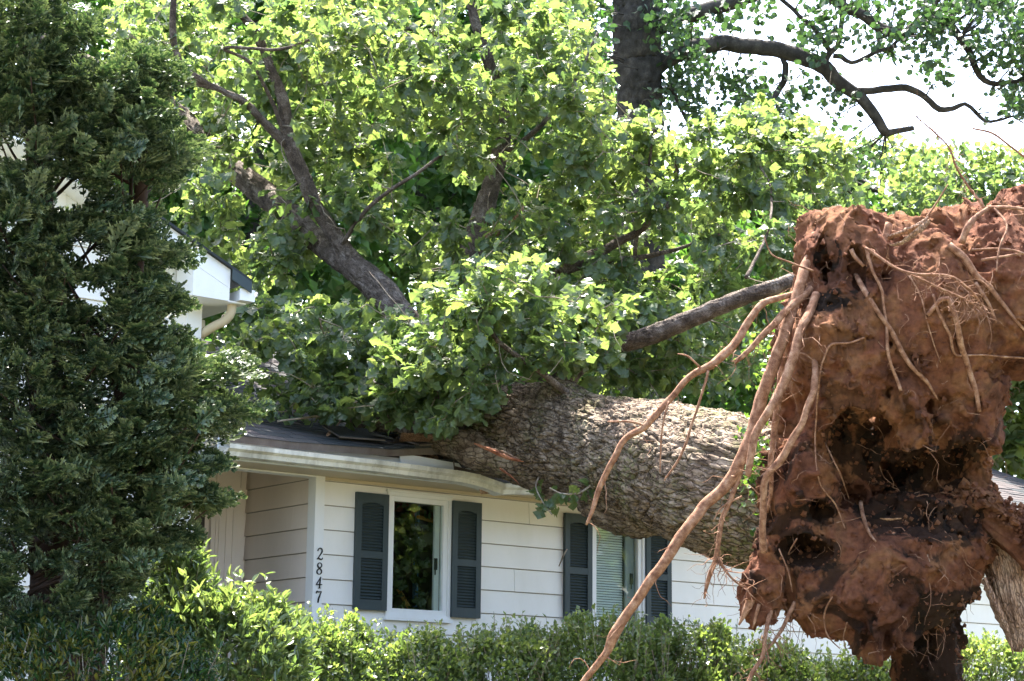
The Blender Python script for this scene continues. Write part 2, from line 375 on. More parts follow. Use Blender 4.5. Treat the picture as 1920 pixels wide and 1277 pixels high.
M['bright'] = leaf_mat('bright_shrub_leaf', [(0.0, (0.055, 0.095, 0.038)), (0.5, (0.095, 0.145, 0.055)), (1.0, (0.15, 0.19, 0.08))], (2.4, 2.4, 1.2), rough=0.33, spec=1.0, tmix=0.35)
M['yshrub'] = leaf_mat('dark_shrub_leaf', [(0.0, (0.015, 0.042, 0.018)), (0.7, (0.025, 0.06, 0.022)), (1.0, (0.15, 0.14, 0.03))], (2.2, 2.3, 0.9), rough=0.3, spec=0.6, tmix=0.3)
M['ivy'] = leaf_mat('ivy_leaf', [(0.0, (0.03, 0.075, 0.022)), (1.0, (0.10, 0.17, 0.04))], (2.4, 2.5, 1.1), rough=0.35, tmix=0.4)
def glass_mat():
    m = bpy.data.materials.new('window_glass'); m.use_nodes = True; nt = m.node_tree; nt.nodes.remove(nt.nodes['Principled BSDF'])
    t = nnode(nt, 'ShaderNodeBsdfTransparent'); t.inputs[0].default_value = (0.86, 0.90, 0.88, 1); g = nnode(nt, 'ShaderNodeBsdfGlossy'); g.inputs['Roughness'].default_value = 0.01
    fr = nnode(nt, 'ShaderNodeFresnel'); fr.inputs[0].default_value = 1.65; mx = nnode(nt, 'ShaderNodeMixShader')
    ge = nnode(nt, 'ShaderNodeNewGeometry'); iv_ = nnode(nt, 'ShaderNodeMath', operation='SUBTRACT'); iv_.inputs[0].default_value = 1.0; nt.links.new(ge.outputs['Backfacing'], iv_.inputs[1]); mu = nnode(nt, 'ShaderNodeMath', operation='MULTIPLY'); nt.links.new(fr.outputs[0], mu.inputs[0]); nt.links.new(iv_.outputs[0], mu.inputs[1])
    nt.links.new(mu.outputs[0], mx.inputs[0]); nt.links.new(t.outputs[0], mx.inputs[1]); nt.links.new(g.outputs[0], mx.inputs[2])
    nt.links.new(mx.outputs[0], nt.nodes['Material Output'].inputs[0]); return m
M['glass'] = glass_mat()
def curtain_mat():
    m, nt, b = mat('blue_curtain', rough=0.9); c = nnode(nt, 'ShaderNodeTexCoord'); v = nnode(nt, 'ShaderNodeTexVoronoi'); v.inputs['Scale'].default_value = 14
    nt.links.new(c.outputs['Object'], v.inputs['Vector'])
    nt.links.new(ramp(nt, v.outputs['Distance'], [(0.25, (0.10, 0.26, 0.5)), (0.45, (0.35, 0.5, 0.62)), (0.6, (0.12, 0.3, 0.5))]), b.inputs['Base Color']); return m
M['curtain'] = curtain_mat()
def ground_mat():
    m, nt, b = mat('lawn', rough=0.95, spec=0.1); g = nnode(nt, 'ShaderNodeNewGeometry')
    c = ramp(nt, noise(nt, 1.2, 6, vec=g.outputs['Position']), [(0.3, (0.085, 0.085, 0.05)), (0.55, (0.14, 0.135, 0.085)), (0.75, (0.22, 0.19, 0.14))])
    nt.links.new(c, b.inputs['Base Color']); bump(nt, b, noise(nt, 40, 5, vec=g.outputs['Position']), 0.8, 0.03); return m
M['lawn'] = ground_mat()

# ------------------------------------------------------------------ ground
def ground_z(x, y):
    s = np.clip((y - 3) / 9.0, 0, 1); s = s * s * (3 - 2 * s); return 1.35 * s
g1 = np.concatenate([[-400, -200, -100, -60], np.linspace(-40, 60, 60), [80, 120, 220, 400, 700]])
gx, gy = np.meshgrid(g1, g1, indexing='ij'); gz = ground_z(gx, gy) + 0.03 * fbm(np.column_stack([gx.ravel(), gy.ravel(), 0 * gx.ravel()]) * 0.7).reshape(gx.shape)
n = len(g1); i, j = np.meshgrid(np.arange(n - 1), np.arange(n - 1), indexing='ij'); i = i.ravel(); j = j.ravel()
put('lawn_ground', mk('lawn_ground', np.column_stack([gx.ravel(), gy.ravel(), gz.ravel()]), np.stack([i * n + j, (i + 1) * n + j, (i + 1) * n + j + 1, i * n + j + 1], 1), M['lawn'], True), kind='structure')

# ------------------------------------------------------------------ house
GZ = 1.35
S0, S1 = -0.07, 12.0
ROOF_N, ROOF_Z, SLOPE = 0.46, 3.885, 0.40
def roof_z(n): return ROOF_Z + (ROOF_N - n) * SLOPE
RIDGE_N = -3.6
house = thing('house', 'white single-storey house with lap siding crushed under the fallen oak', 'house', H(3, -2, GZ))
# bare wall behind the siding, with real window openings
wins = [(0.66, 1.29, 2.60, 3.60), (2.92, 3.54, 2.60, 3.58)]
w = MB(); xs = [S0]
for a, b, c, d in wins:
    w.hbox(xs[-1], a, -0.12, -0.004, GZ - 0.3, 3.76); w.hbox(a + 0.0005, b - 0.0005, -0.12, -0.004, GZ - 0.3, c); w.hbox(a + 0.0005, b - 0.0005, -0.12, -0.004, d, 3.76); xs.append(b)
w.hbox(xs[-1], S1, -0.12, -0.004, GZ - 0.3, 3.76)
w.build('wall', M['gap'], house)
# siding planks: one shared unit mesh (length 1, one course high)
CH = 0.2035
def plank_mesh(name, m):
    a, b = 0.016, 0.003
    V = np.array([[0, 0, 0], [1, 0, 0], [0, a, 0], [1, a, 0], [0, b, CH - 0.008], [1, b, CH - 0.008], [0, -0.002, CH - 0.008], [1, -0.002, CH - 0.008]], float)
    Fc = np.array([[0, 1, 3, 2], [2, 3, 5, 4], [4, 5, 7, 6], [6, 7, 1, 0], [0, 2, 4, 6], [1, 7, 5, 3]])
    return mk(name, V, Fc[:, ::-1], m)
pm = plank_mesh('siding_plank', M['siding']); pmp = plank_mesh('porch_siding_plank', M['porch'])
def plank(s0, s1, z, me, n=0.0, perp=False):
    L = s1 - s0
    if perp: W = Matrix.Translation(Vector(H(S0 - 0.001, s0, z))) @ Matrix(((HN[0], -HD[0], 0, 0), (HN[1], -HD[1], 0, 0), (0, 0, 1, 0), (0, 0, 0, 1))) @ Matrix.Diagonal((L, 1, 1, 1))
    else: W = Matrix.Translation(Vector(H(s0, n, z))) @ Matrix(((HD[0], HN[0], 0, 0), (HD[1], HN[1], 0, 0), (0, 0, 1, 0), (0, 0, 0, 1))) @ Matrix.Diagonal((L, 1, 1, 1))
    return put('siding_plank', me, house, W)
FR = [(0.635, 1.305, 2.575, 3.63), (2.90, 3.56, 2.575, 3.615)]
for k in range(-10, 2):
    z = 3.468 + k * CH; zt = z + CH
    if z < GZ - 0.15: continue
    segs = [(0.0, 4.6 + 0.9 * ((k * 7) % 3)), (4.6 + 0.9 * ((k * 7) % 3), 9.0 + 0.6 * ((k * 5) % 3)), (9.0 + 0.6 * ((k * 5) % 3), S1)]
    if k == 0: segs = [(0.0, 2.18), (2.183, 4.6), (4.6, 9), (9, S1)]
    if k in (-3, -6, -2): j_ = {-3: 2.02, -6: 1.86, -2: 4.35}[k]; segs = [(0.0, j_), (j_ + 0.003, 8.1), (8.1, S1)]
    for a, b in segs:
        cuts = [(a, b)]
        for fa, fb, fc, fd in FR:
            if zt > fc + 0.02 and z < fd:
                nc = []
                for p, q in cuts:
                    if fb <= p or fa >= q: nc.append((p, q)); continue
                    if fa > p + 0.01: nc.append((p, fa))
                    if fb < q - 0.01: nc.append((fb, q))
                cuts = nc
        for p, q in cuts: plank(p + 0.001, q - 0.001, z, pm)
    for fa, fb, fc, fd in FR:
        if z < fc - 0.03 and zt > fc + 0.02: hbox_obj('siding_plank', M['siding'], house, fa - 0.001, fb + 0.001, -0.003, 0.014, z, fc - 0.029)
        if z < fd and zt > fd + 0.02: hbox_obj('siding_plank', M['siding'], house, fa + 0.001, fb - 0.001, -0.003, 0.006, fd + 0.0185, zt - 0.009)
# corner board with the house number, porch return wall
hbox_obj('corner_board', M['trim'], house, S0 - 0.02, 0.0, -0.09, 0.024, GZ - 0.2, 3.70)
MB().hbox(S0 + 0.002, S0 + 0.10, -1.12, -0.125, GZ - 0.3, 4.0).build('porch_wall', M['gap'], house)
for k in range(-10, 3):
    z = 3.483 + k * CH
    if z > GZ - 0.15:
        j = -0.34 - 0.31 * ((k * 3) % 3)
        if (k * 5) % 4 == 0: plank(-1.12, -0.10, z, pmp, perp=True)
        else: plank(-1.12, j - 0.0015, z, pmp, perp=True); plank(j, -0.10, z, pmp, perp=True)
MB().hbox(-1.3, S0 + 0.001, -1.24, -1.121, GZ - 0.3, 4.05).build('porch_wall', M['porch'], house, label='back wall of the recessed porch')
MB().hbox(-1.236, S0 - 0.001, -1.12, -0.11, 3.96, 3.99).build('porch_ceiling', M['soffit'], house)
MB().hbox(-1.236, S0 - 0.02, -0.10, 0.02, 3.69, 3.955).build('porch_beam', M['trim'], house)
MB().hbox(-1.236, S0 + 0.0, -1.6, 0.0, GZ - 0.25, GZ + 0.15).build('porch_floor', M['drip'], house)
# entrance surround: plinth pilaster, head panels, dark sidelight
ent = MB(); ent.hbox(-0.44, -0.115, -1.12, -1.075, GZ, 3.60); ent.hbox(-0.40, -0.17, -1.075, -1.063, GZ, 3.56)
for q in range(3): ent.hbox(-0.375 + q * 0.068, -0.333 + q * 0.068, -1.063, -1.052, GZ, 3.50)
entr = ent.build('door_surround', M['porch'], house)
hd = MB(); hd.hbox(-1.235, -0.115, -1.12, -1.07, 3.625, 3.95)
for a, b in ((-0.41, -0.15), (-0.83, -0.48), (-1.2, -0.9)):
    hd.hbox(a, b, -1.07, -1.056, 3.66, 3.69); hd.hbox(a, b, -1.07, -1.056, 3.84, 3.87); hd.hbox(a, a + 0.02, -1.07, -1.056, 3.6905, 3.8395); hd.hbox(b - 0.02, b, -1.07, -1.056, 3.6905, 3.8395)
hd.hbox(-1.235, -0.105, -1.12, -1.045, 3.6005, 3.6245); hd.build('door_head_panel', M['porch'], house)
door = MB(); door.hbox(-1.23, -0.49, -1.12, -1.10, GZ + 0.15, 3.44); dr = door.build('front_door', mat('door_dark', (0.05, 0.045, 0.04), 0.4)[0], house)
hbox_obj('door_lintel', M['porch'], house, -1.23, -0.4405, -1.12, -1.085, 3.441, 3.60)
# house number strokes, wrought-iron style
def stroke(pts, wd, z0, s_off, sc):
    p = spline(np.column_stack([np.array(pts, float), np.zeros(len(pts)), np.array(wd, float)]), 0.06)
    c = p[:, :2]; t = np.gradient(c, axis=0); t /= np.linalg.norm(t, axis=1)[:, None]; nn = np.column_stack([-t[:, 1], t[:, 0]])
    a = (c + nn * p[:, 3:4]) * sc; b = (c - nn * p[:, 3:4]) * sc; n_ = len(c)
    V = [];
    for L in (a, b):
        for dn in (0.026, 0.032): V.append(Hm(np.column_stack([L[:, 0] * 0.95 + s_off, np.full(n_, dn), L[:, 1] + z0])))
    V = np.vstack(V); i = np.arange(n_ - 1); A, B, Cc, Dd = i, i + n_, i + 2 * n_, i + 3 * n_
    Q = [np.stack([B, B + 1, Dd + 1, Dd], 1), np.stack([A, A + 1, B + 1, B], 1), np.stack([Cc, Dd, Dd + 1, Cc + 1], 1), np.stack([A, Cc, Cc + 1, A + 1], 1)]
    e = np.array([[0, n_, 3 * n_, 2 * n_], [n_ - 1, 3 * n_ - 1, 4 * n_ - 1, 2 * n_ - 1]])
    return V, [np.vstack(Q + [e])]
DG = {'2': [([(.12, .72), (.16, .88), (.34, .98), (.52, .90), (.56, .72), (.40, .45), (.20, .2), (.05, .04)], [.06, .04, .045, .06, .07, .045, .03, .03]), ([(.05, .05), (.22, .12), (.42, .04), (.60, .10), (.64, .2)], [.04, .06, .06, .05, .02])],
      '8': [([(.34, .52), (.16, .68), (.18, .88), (.36, .98), (.54, .88), (.54, .70), (.34, .52), (.12, .34), (.10, .14), (.30, .01), (.52, .12), (.54, .34), (.34, .52)], [.05, .07, .05, .03, .04, .05, .05, .05, .06, .03, .05, .06, .05])],
      '4': [([(.50, .98), (.28, .64), (.04, .32)], [.03, .04, .04]), ([(.02, .31), (.35, .33), (.66, .35)], [.035, .045, .03]), ([(.50, .98), (.44, .55), (.38, .05)], [.03, .055, .06]), ([(.24, .03), (.40, .04), (.54, .05)], [.02, .03, .02])],
      '7': [([(.08, .78), (.12, .95), (.30, .93), (.62, .97)], [.02, .06, .06, .03]), ([(.62, .97), (.46, .66), (.34, .35), (.28, .02)], [.03, .05, .07, .06]), ([(.30, .48), (.50, .50)], [.03, .02])]}
for dgt, ztop in zip('2847', (3.105, 2.985, 2.870, 2.752)):
    d = MB()
    for pts, wd in DG[dgt]: d.add(*stroke(pts, wd, ztop - 0.098, -0.065, 0.098))
    d.build('house_number_digit', M['black'], house, label='black house number digit ' + dgt)

# windows
def window(fs, blind):
    a, b, c, d = fs
    fr = MB()
    for bx in ((a, a + 0.03, c, d), (b - 0.03, b, c, d), (a + 0.03, b - 0.03, d - 0.03, d), (a + 0.03, b - 0.03, c, c + 0.03)): fr.hbox(bx[0], bx[1], -0.03, 0.030, bx[2], bx[3])
    wf = fr.build('window', M['frame'], house, label='casement window with closed blind' if blind else 'casement window with broken wood showing inside')
    sa = MB(); e = 0.031; t = 0.042
    for bx in ((a + e, a + e + t, c + e, d - e), (b - e - t, b - e, c + e, d - e), (a + e + t, b - e - t, d - e - t, d - e), (a + e + t, b - e - t, c + e, c + e + t)): sa.hbox(bx[0], bx[1], -0.035, 0.016, bx[2], bx[3])
    sa.build('sash', M['frame'], wf)
    hbox_obj('sill', M['frame'], wf, a - 0.015, b + 0.015, 0.0, 0.052, c - 0.028, c - 0.001)
    hbox_obj('drip_cap', M['frame'], wf, a - 0.01, b + 0.01, 0.0, 0.040, d + 0.001, d + 0.018)
    hbox_obj('pane', M['glass'], wf, a + e + t - 0.004, b - e - t + 0.004, -0.012, -0.008, c + e + t - 0.004, d - e - t + 0.004)
    g0, g1_ = a + e + t, b - e - t
    st = MB(); st.hbox(g1_ - (0.115 if blind else 0.058), g1_ - 0.006, -0.06, -0.035, c + 0.07, d - 0.07)
    st.build('jamb_strip', mat('jamb_grey', (0.30, 0.32, 0.34), 0.6)[0] if blind else M['frame'], wf)
    lt = MB(); q = g1_ - 0.05; lt.hbox(q - 0.012, q + 0.016, -0.032, -0.020, 3.00, 3.10); lt.hbox(q - 0.014, q - 0.004, -0.020, -0.014, 2.955, 3.03); lt.build('latch', M['black'], wf)
    if blind:
        bm_ = mk('blind_slat', boxV(0, 1, -0.010, 0.010, -0.0012, 0.0012), BOXF[:, ::-1], M['blind'])
        z = c + 0.075; L = g1_ - 0.12 - g0
        while z < d - 0.075:
            W = Matrix.Translation(Vector(H(g0, -0.075, z))) @ Matrix(((HD[0], HN[0], 0, 0), (HD[1], HN[1], 0, 0), (0, 0, 1, 0), (0, 0, 0, 1))) @ Matrix.Rotation(radians(-62), 4, 'X') @ Matrix.Diagonal((L, 1, 1, 1))
            put('blind_slat', bm_, wf, W); z += 0.0235
    return wf
w1 = window(FR[0], False); w2 = window(FR[1], True)

# shutters with louvre slats
slat_me = mk('slat', np.array([[0, -0.004, 0.0], [0, 0.010, -0.014], [0, 0.013, -0.011], [0, -0.001, 0.004], [1, -0.004, 0.0], [1, 0.010, -0.014], [1, 0.013, -0.011], [1, -0.001, 0.004]], float), np.array([[0, 1, 5, 4], [1, 2, 6, 5], [2, 3, 7, 6], [3, 0, 4, 7], [0, 3, 2, 1], [4, 5, 6, 7]]), M['shutter'])
def shutter(a, b, c, d, label):
    st = 0.055; mid = c + (d - c) * 0.47; m = MB()
    m.hbox(a, a + st, 0.018, 0.050, c, d); m.hbox(b - st, b, 0.018, 0.050, c, d)
    m.hbox(a + st, b - st, 0.018, 0.049, c, c + 0.085); m.hbox(a + st, b - st, 0.018, 0.049, mid - 0.03, mid + 0.03); m.hbox(a + st, b - st, 0.018, 0.049, d - 0.075, d)
    m.hbox(a + st, b - st, 0.019, 0.023, c + 0.085, d - 0.075)
    # arched head rail
    L = b - a - 2 * st; N_ = 10
    for q in range(N_):
        x0 = a + st + L * q / N_; x1 = x0 + L / N_; hh = 0.022 * (1 - math.sin(pi * (q + 0.5) / N_)) + 0.004
        m.hbox(x0, x1, 0.030, 0.0485, d - 0.075 - hh, d - 0.0751)
    sh = m.build('shutter', M['shutter'], house, label=label)
    for z0, z1 in ((c + 0.092, mid - 0.036), (mid + 0.040, d - 0.085)):
        n_ = int((z1 - z0) / 0.0258)
        for q in range(n_ + 1):
            z = z0 + 0.014 + q * (z1 - z0 - 0.016) / n_
            W = Matrix.Translation(Vector(H(a + st, 0.030, z))) @ Matrix(((HD[0], HN[0], 0, 0), (HD[1], HN[1], 0, 0), (0, 0, 1, 0), (0, 0, 0, 1))) @ Matrix.Diagonal((L, 1, 1, 1))
            put('slat', slat_me, sh, W)
shutter(0.305, 0.632, 2.62, 3.598, 'dark green louvred shutter nearest the house number')
shutter(1.308, 1.620, 2.60, 3.606, 'dark green louvred shutter right of the broken-ceiling window')
shutter(2.575, 2.897, 2.62, 3.598, 'dark green louvred shutter left of the blind')
shutter(3.563, 3.880, 2.62, 3.598, 'dark green louvred shutter right of the blind')

# rooms behind the windows
rm = MB()
rm.hbox(-0.0, 6.0, -3.0, -2.95, GZ, 4.1); rm.hbox(0.0, 0.04, -2.95, -0.13, GZ, 3.76); rm.hbox(2.1, 2.14, -2.95, -0.13, GZ, 3.76); rm.hbox(5.96, 6.0, -2.95, -0.13, GZ, 3.76); rm.hbox(0.0, 6.0, -2.95, -0.13, GZ - 0.05, GZ)
rm.build('interior_wall', M['room'], house)
cur = MB(); cs = np.linspace(0, 1, 25); cz = np.array([2.0, 3.6])
cp = Hm(np.array([[1.27 + 0.17 * t, -0.42 - 0.30 * t + 0.02 * sin(t * 40), z] for t in cs for z in cz])); ii = np.arange(24) * 2
cur.add(cp, np.stack([ii, ii + 2, ii + 3, ii + 1], 1))
tag(put('curtain', cur.mesh('curtain', M['curtain'])), label='blue patterned curtain hanging inside the left window', cat='curtain')
def lumber(name, a, b, wdt, m, label):
    V, Fc = tube(np.array([H(*a), H(*b)]), [wdt, wdt], 4, 0.3)
    tag(put(name, mk(name, V, Fc, m)), label=label, cat='broken board')
lumber('broken_board', (0.72, -0.5, 3.66), (1.9, -0.75, 3.50), 0.05, M['redwood'], 'reddish broken ceiling board across the top of the left window')
lumber('broken_board', (1.12, -0.22, 3.47), (1.62, -0.36, 3.43), 0.016, M['yellow'], 'yellow snapped stick slanting inside the left window near its top')
lumber('broken_board', (1.40, -0.3, 3.44), (1.50, -0.3, 3.12), 0.012, M['yellow'], 'yellow splinter hanging down inside the left window')
lumber('broken_board', (0.98, -0.4, 2.95), (1.32, -0.45, 2.55), 0.022, M['yellow'], 'orange broken lath at the bottom of the left window')
lumber('broken_board', (1.42, -0.3, 3.6), (1.42, -0.3, 2.3), 0.014, M['redwood'], 'thin red upright stud seen through the left window')

# soffit, fascia, gutter, roof
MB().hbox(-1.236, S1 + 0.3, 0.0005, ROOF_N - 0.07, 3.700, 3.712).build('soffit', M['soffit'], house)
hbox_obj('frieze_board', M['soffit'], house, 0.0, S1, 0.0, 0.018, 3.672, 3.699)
MB().hbox(-1.236, S1 + 0.3, ROOF_N - 0.07, ROOF_N - 0.05, 3.695, 3.86).build('fascia', mat('fascia_paint', (0.62, 0.66, 0.70), 0.6)[0], house)
# K-style gutter, pulled down where the log lies on it
gp = [(-0.075, 0.0), (-0.075, 0.098), (-0.069, 0.098), (-0.069, 0.006), (0.052, 0.006), (0.058, 0.045), (0.085, 0.068), (0.085, 0.100), (0.074, 0.100), (0.074, 0.106), (0.091, 0.106), (0.091, 0.064), (0.064, 0.040), (0.056, 0.0)]
gp = np.array(gp) * [1, 0.84]; ss = np.sort(np.concatenate([np.linspace(-1.236, 1.75, 40), [0.979, 0.981, 0.999, 1.001, 1.15, 1.42], np.linspace(1.8, S1 + 0.3, 20)]))
def gut(s):
    sag = np.interp(s, [-1.24, 0.2, 1.0, 1.16, 1.42, 1.75, 2.6], [0, 0, -0.015, -0.03, -0.085, -0.05, 0]); out = np.interp(s, [0.2, 1.0, 1.42, 2.0], [0, 0.02, 0.045, 0]); return sag, out
V = []
for s in ss:
    z, o = gut(s); V.append(Hm(np.column_stack([np.full(len(gp), s), ROOF_N + 0.032 + gp[:, 0] + o, 3.706 + gp[:, 1] + z])))
k = len(gp); i, j = np.meshgrid(np.arange(len(ss) - 1), np.arange(k), indexing='ij'); i = i.ravel() * k; j = j.ravel(); j2 = (j + 1) % k
gutter = put('gutter', mk('gutter', np.vstack(V), np.stack([i + j, i + k + j, i + k + j2, i + j2], 1), M['gutter']), house)
for s in (-0.62, 0.22, 0.92, 1.15, 1.42):
    z, o = gut(s); V = []
    for d_, e_ in ((0, 0.0), (0.022, 0.0)):
        V.append(Hm(np.column_stack([np.full(k, s + d_), ROOF_N + 0.032 + gp[:, 0] * 1.04 + o + 0.002, 3.704 + gp[:, 1] * 1.03 + z])))
    jj = np.arange(k); put('gutter_seam', mk('gutter_seam', np.vstack(V), np.stack([jj, jj + k, (jj + 1) % k + k, (jj + 1) % k], 1), M['gutter']), gutter)
# roof deck with a crushed dent where the oak lies
def dent(s, n):
    lift = np.interp(s, [-0.6, -0.1, 0.35, 0.98, 1.0, 1.3], [0, 0.02, 0.035, 0.125, -0.03, -0.04]) * np.clip(1 - (ROOF_N - n) / 0.75, 0, 1)
    return lift - 0.5 * np.exp(-((s - 1.45) / 0.42) ** 2 - ((n + 0.5) / 0.6) ** 2) - 0.12 * np.exp(-((s - 0.6) / 1.2) ** 2 - ((n + 1.4) / 1.0) ** 2)
def roofP(s, n, up=0.0): return H(s, n, roof_z(n) + dent(s, n) + up)
def roofPm(s, n, up): return Hm(np.column_stack([s, n, roof_z(n) + dent(s, n) + up]))
def sheet(s0, s1, n0, n1, ns, nn, th, m, name, up=0.0):
    sg, ng = np.meshgrid(np.concatenate([np.linspace(s0, 0.9, 40), np.linspace(0.93, 2.2, ns - 80), np.linspace(2.3, s1, 40)]), np.linspace(n0, n1, nn), indexing='ij'); sg = sg.ravel(); ng = ng.ravel()
    V = np.vstack([roofPm(sg, ng, up), roofPm(sg, ng, up - th)]); i, j = np.meshgrid(np.arange(ns - 1), np.arange(nn - 1), indexing='ij'); i = i.ravel(); j = j.ravel()
    T = np.stack([i * nn + j, (i + 1) * nn + j, (i + 1) * nn + j + 1, i * nn + j + 1], 1); Bq = T[:, ::-1] + ns * nn; m_ = ns * nn
    e = []
    for a in range(ns - 1): e += [[a * nn, a * nn + m_, (a + 1) * nn + m_, (a + 1) * nn], [a * nn + nn - 1, (a + 1) * nn + nn - 1, (a + 1) * nn + nn - 1 + m_, a * nn + nn - 1 + m_]]
    for a in range(nn - 1): e += [[a, a + 1, a + 1 + m_, a + m_], [(ns - 1) * nn + a, (ns - 1) * nn + a + m_, (ns - 1) * nn + a + 1 + m_, (ns - 1) * nn + a + 1]]
    return mk(name, V, np.vstack([T, Bq, np.array(e)]), m)
roof = put('roof', sheet(-1.236, S1 + 0.3, RIDGE_N, ROOF_N, 130, 40, 0.02, M['drip'], 'roof', -0.012), house)
MB().add(Hm(np.array([[-1.236, RIDGE_N, roof_z(RIDGE_N)], [S1 + .3, RIDGE_N, roof_z(RIDGE_N)], [S1 + .3, RIDGE_N - 4.2, 3.7], [-1.236, RIDGE_N - 4.2, 3.7]])), np.array([[0, 1, 2, 3]])).build('back_roof_slope', M['shingle'], house)
MB().add(Hm(np.array([[S1, 0, GZ], [S1, -7.5, GZ], [S1, -7.5, 3.7], [S1, RIDGE_N, roof_z(RIDGE_N) - 0.05], [S1, 0, 3.76]])), np.array([[0, 1, 2, 3, 4]])).build('gable_wall', M['siding'], house)
MB().hbox(-1.2, S1, -7.5, -7.4, GZ, 3.72).build('back_wall', M['siding'], house)
# drip edge at the eave
dv = []
for s in ss: dv.append(np.array([roofP(s, ROOF_N - 0.03, 0.001), roofP(s, ROOF_N + 0.018, 0.001), roofP(s, ROOF_N + 0.018, -0.055), roofP(s, ROOF_N + 0.008, -0.055)]))
i, j = np.meshgrid(np.arange(len(ss) - 1), np.arange(3), indexing='ij'); i = i.ravel() * 4; j = j.ravel()
put('drip_edge', mk('drip_edge', np.vstack(dv), np.stack([i + j, i + 4 + j, i + 5 + j, i + j + 1], 1), M['drip']), house)
# shingle tabs, one by one; the largest in the picture are parts, the rest one part
tabs = []; EXP = 0.128; row = 0; n_ = ROOF_N + 0.022
while n_ > RIDGE_N + 0.1:
    s = -1.23 - (0.152 * (row % 2)) - 0.05 * ((row * 7) % 3)
    while s < S1 + 0.28:
        tabs.append((max(s, -1.232), min(s + 0.296, S1 + 0.29), n_, row)); s += 0.302
    n_ -= EXP; row += 1
def shingle_geo(s0, s1, n0):
    L = EXP + 0.03; b = np.array([[s0, n0, 0.009], [s1, n0, 0.009], [s0, n0, 0.002], [s1, n0, 0.002], [s0, n0 - L, 0.0045], [s1, n0 - L, 0.0045]])
    jit = random.uniform(-0.002, 0.003) + (0.012 * random.random() if random.random() < 0.06 else 0) + (0.05 * random.random() ** 2 if 0.2 < s0 < 1.7 and n0 > -0.4 else 0)
    V = roofPm(b[:, 0], b[:, 1], b[:, 2] + np.array([jit, jit, 0, 0, 0, 0]))
    return V, [np.array([[0, 1, 5, 4], [2, 3, 1, 0]]), np.array([[0, 4, 2], [1, 3, 5]])]
tabs.sort(key=lambda t: (t[0] < -1.0, np.linalg.norm(H(t[0], t[2], 4) - CAM)))
rest = MB(); nt_ = 0; WRK = 1
for s0, s1, n0, row in tabs:
    if s1 - s0 < 0.03: continue
    V, Fc = shingle_geo(s0, s1, n0)
    if nt_ < 290 and s0 > -1.1:
        nt_ += 1; o = put('shingle', mk('shingle', V, Fc, M['shingle'], attrs={'tone': np.full(6, random.random() * 0.5)}), house)
    else: rest.add(V, Fc, random.random())
rest.build('shingles', M['shingle'], house, kind='stuff')
# grey flashing torn up under the log, white trim board behind the gutter
tb = MB(); tb.add(Hm(np.array([[0.45, 0.47, 3.80], [1.22, 0.47, 3.775], [1.22, 0.47, 3.855], [0.45, 0.46, 3.895], [0.45, 0.455, 3.80], [1.22, 0.455, 3.775], [1.22, 0.455, 3.855], [0.45, 0.445, 3.895]])), np.array([[0, 1, 2, 3], [7, 6, 5, 4], [0, 4, 5, 1], [1, 5, 6, 2], [2, 6, 7, 3], [3, 7, 4, 0]]))
tb.build('torn_trim_board', mat('trim_board', (0.72, 0.76, 0.80), 0.5)[0], house)
tf = MB(); tf.add(Hm(np.array([[1.20, 0.50, 3.90], [1.48, 0.50, 3.79], [1.52, 0.44, 3.82], [1.24, 0.44, 3.955]])), np.array([[0, 1, 2, 3]])); tf.add(Hm(np.array([[1.20, 0.50, 3.90], [1.48, 0.50, 3.79], [1.48, 0.495, 3.765], [1.20, 0.495, 3.875]])), np.array([[3, 2, 1, 0]]))
tf.build('bent_flashing', M['shutter'], house)

wr = random.Random(5)
for q in range(30):
    s_, n_w = wr.uniform(0.45, 1.75), wr.uniform(0.05, 0.54); a = roofP(s_, n_w, 0.03 + wr.random() * 0.05); L_ = wr.uniform(0.10, 0.30); w_ = wr.uniform(0.03, 0.09)
    d1 = norm(np.array([wr.gauss(0, 1), wr.gauss(0, .6), wr.gauss(0, .25)])); d2 = norm(np.cross(d1, [wr.gauss(0, .3), wr.gauss(0, .3), 1])); nn = np.cross(d1, d2) * 0.004
    V = np.array([a + d1 * L_ * x + d2 * w_ * y * (0.6 + 0.6 * wr.random()) + nn * z for x in (0, 1) for y in (-1, 1) for z in (-1, 1)])
    put('torn_shingle', mk('torn_shingle', V, BOXF, M['shingle' if q % 3 else 'wood'], attrs={'tone': np.full(8, wr.random())}), house)
for pts_ in ([(0.62, 0.50, 3.965), (0.99, 0.52, 4.02), (0.97, 0.20, 4.10), (0.60, 0.18, 4.06)], [(1.00, 0.53, 3.90), (1.26, 0.55, 3.985), (1.30, 0.25, 4.03), (1.02, 0.22, 3.96)], [(-0.05, 0.30, 3.99), (0.38, 0.34, 4.00), (0.40, 0.02, 4.13), (-0.03, 0.0, 4.12)]):
    a = Hm(np.array(pts_)); V = np.vstack([a, a + [0, 0, 0.012], (a + [0, 0, 0.0125]), (a + [0, 0, 0.018])])
    bx4 = np.array([[3, 2, 1, 0], [4, 5, 6, 7], [0, 1, 5, 4], [1, 2, 6, 5], [2, 3, 7, 6], [3, 0, 4, 7]])
    pl_ = put('lifted_panel', mk('lifted_panel', V[:8], bx4, M['drip']), house); put('shingle_layer', mk('shingle_layer', V[8:], bx4, M['shingle'], attrs={'tone': np.full(8, .5)}), pl_)
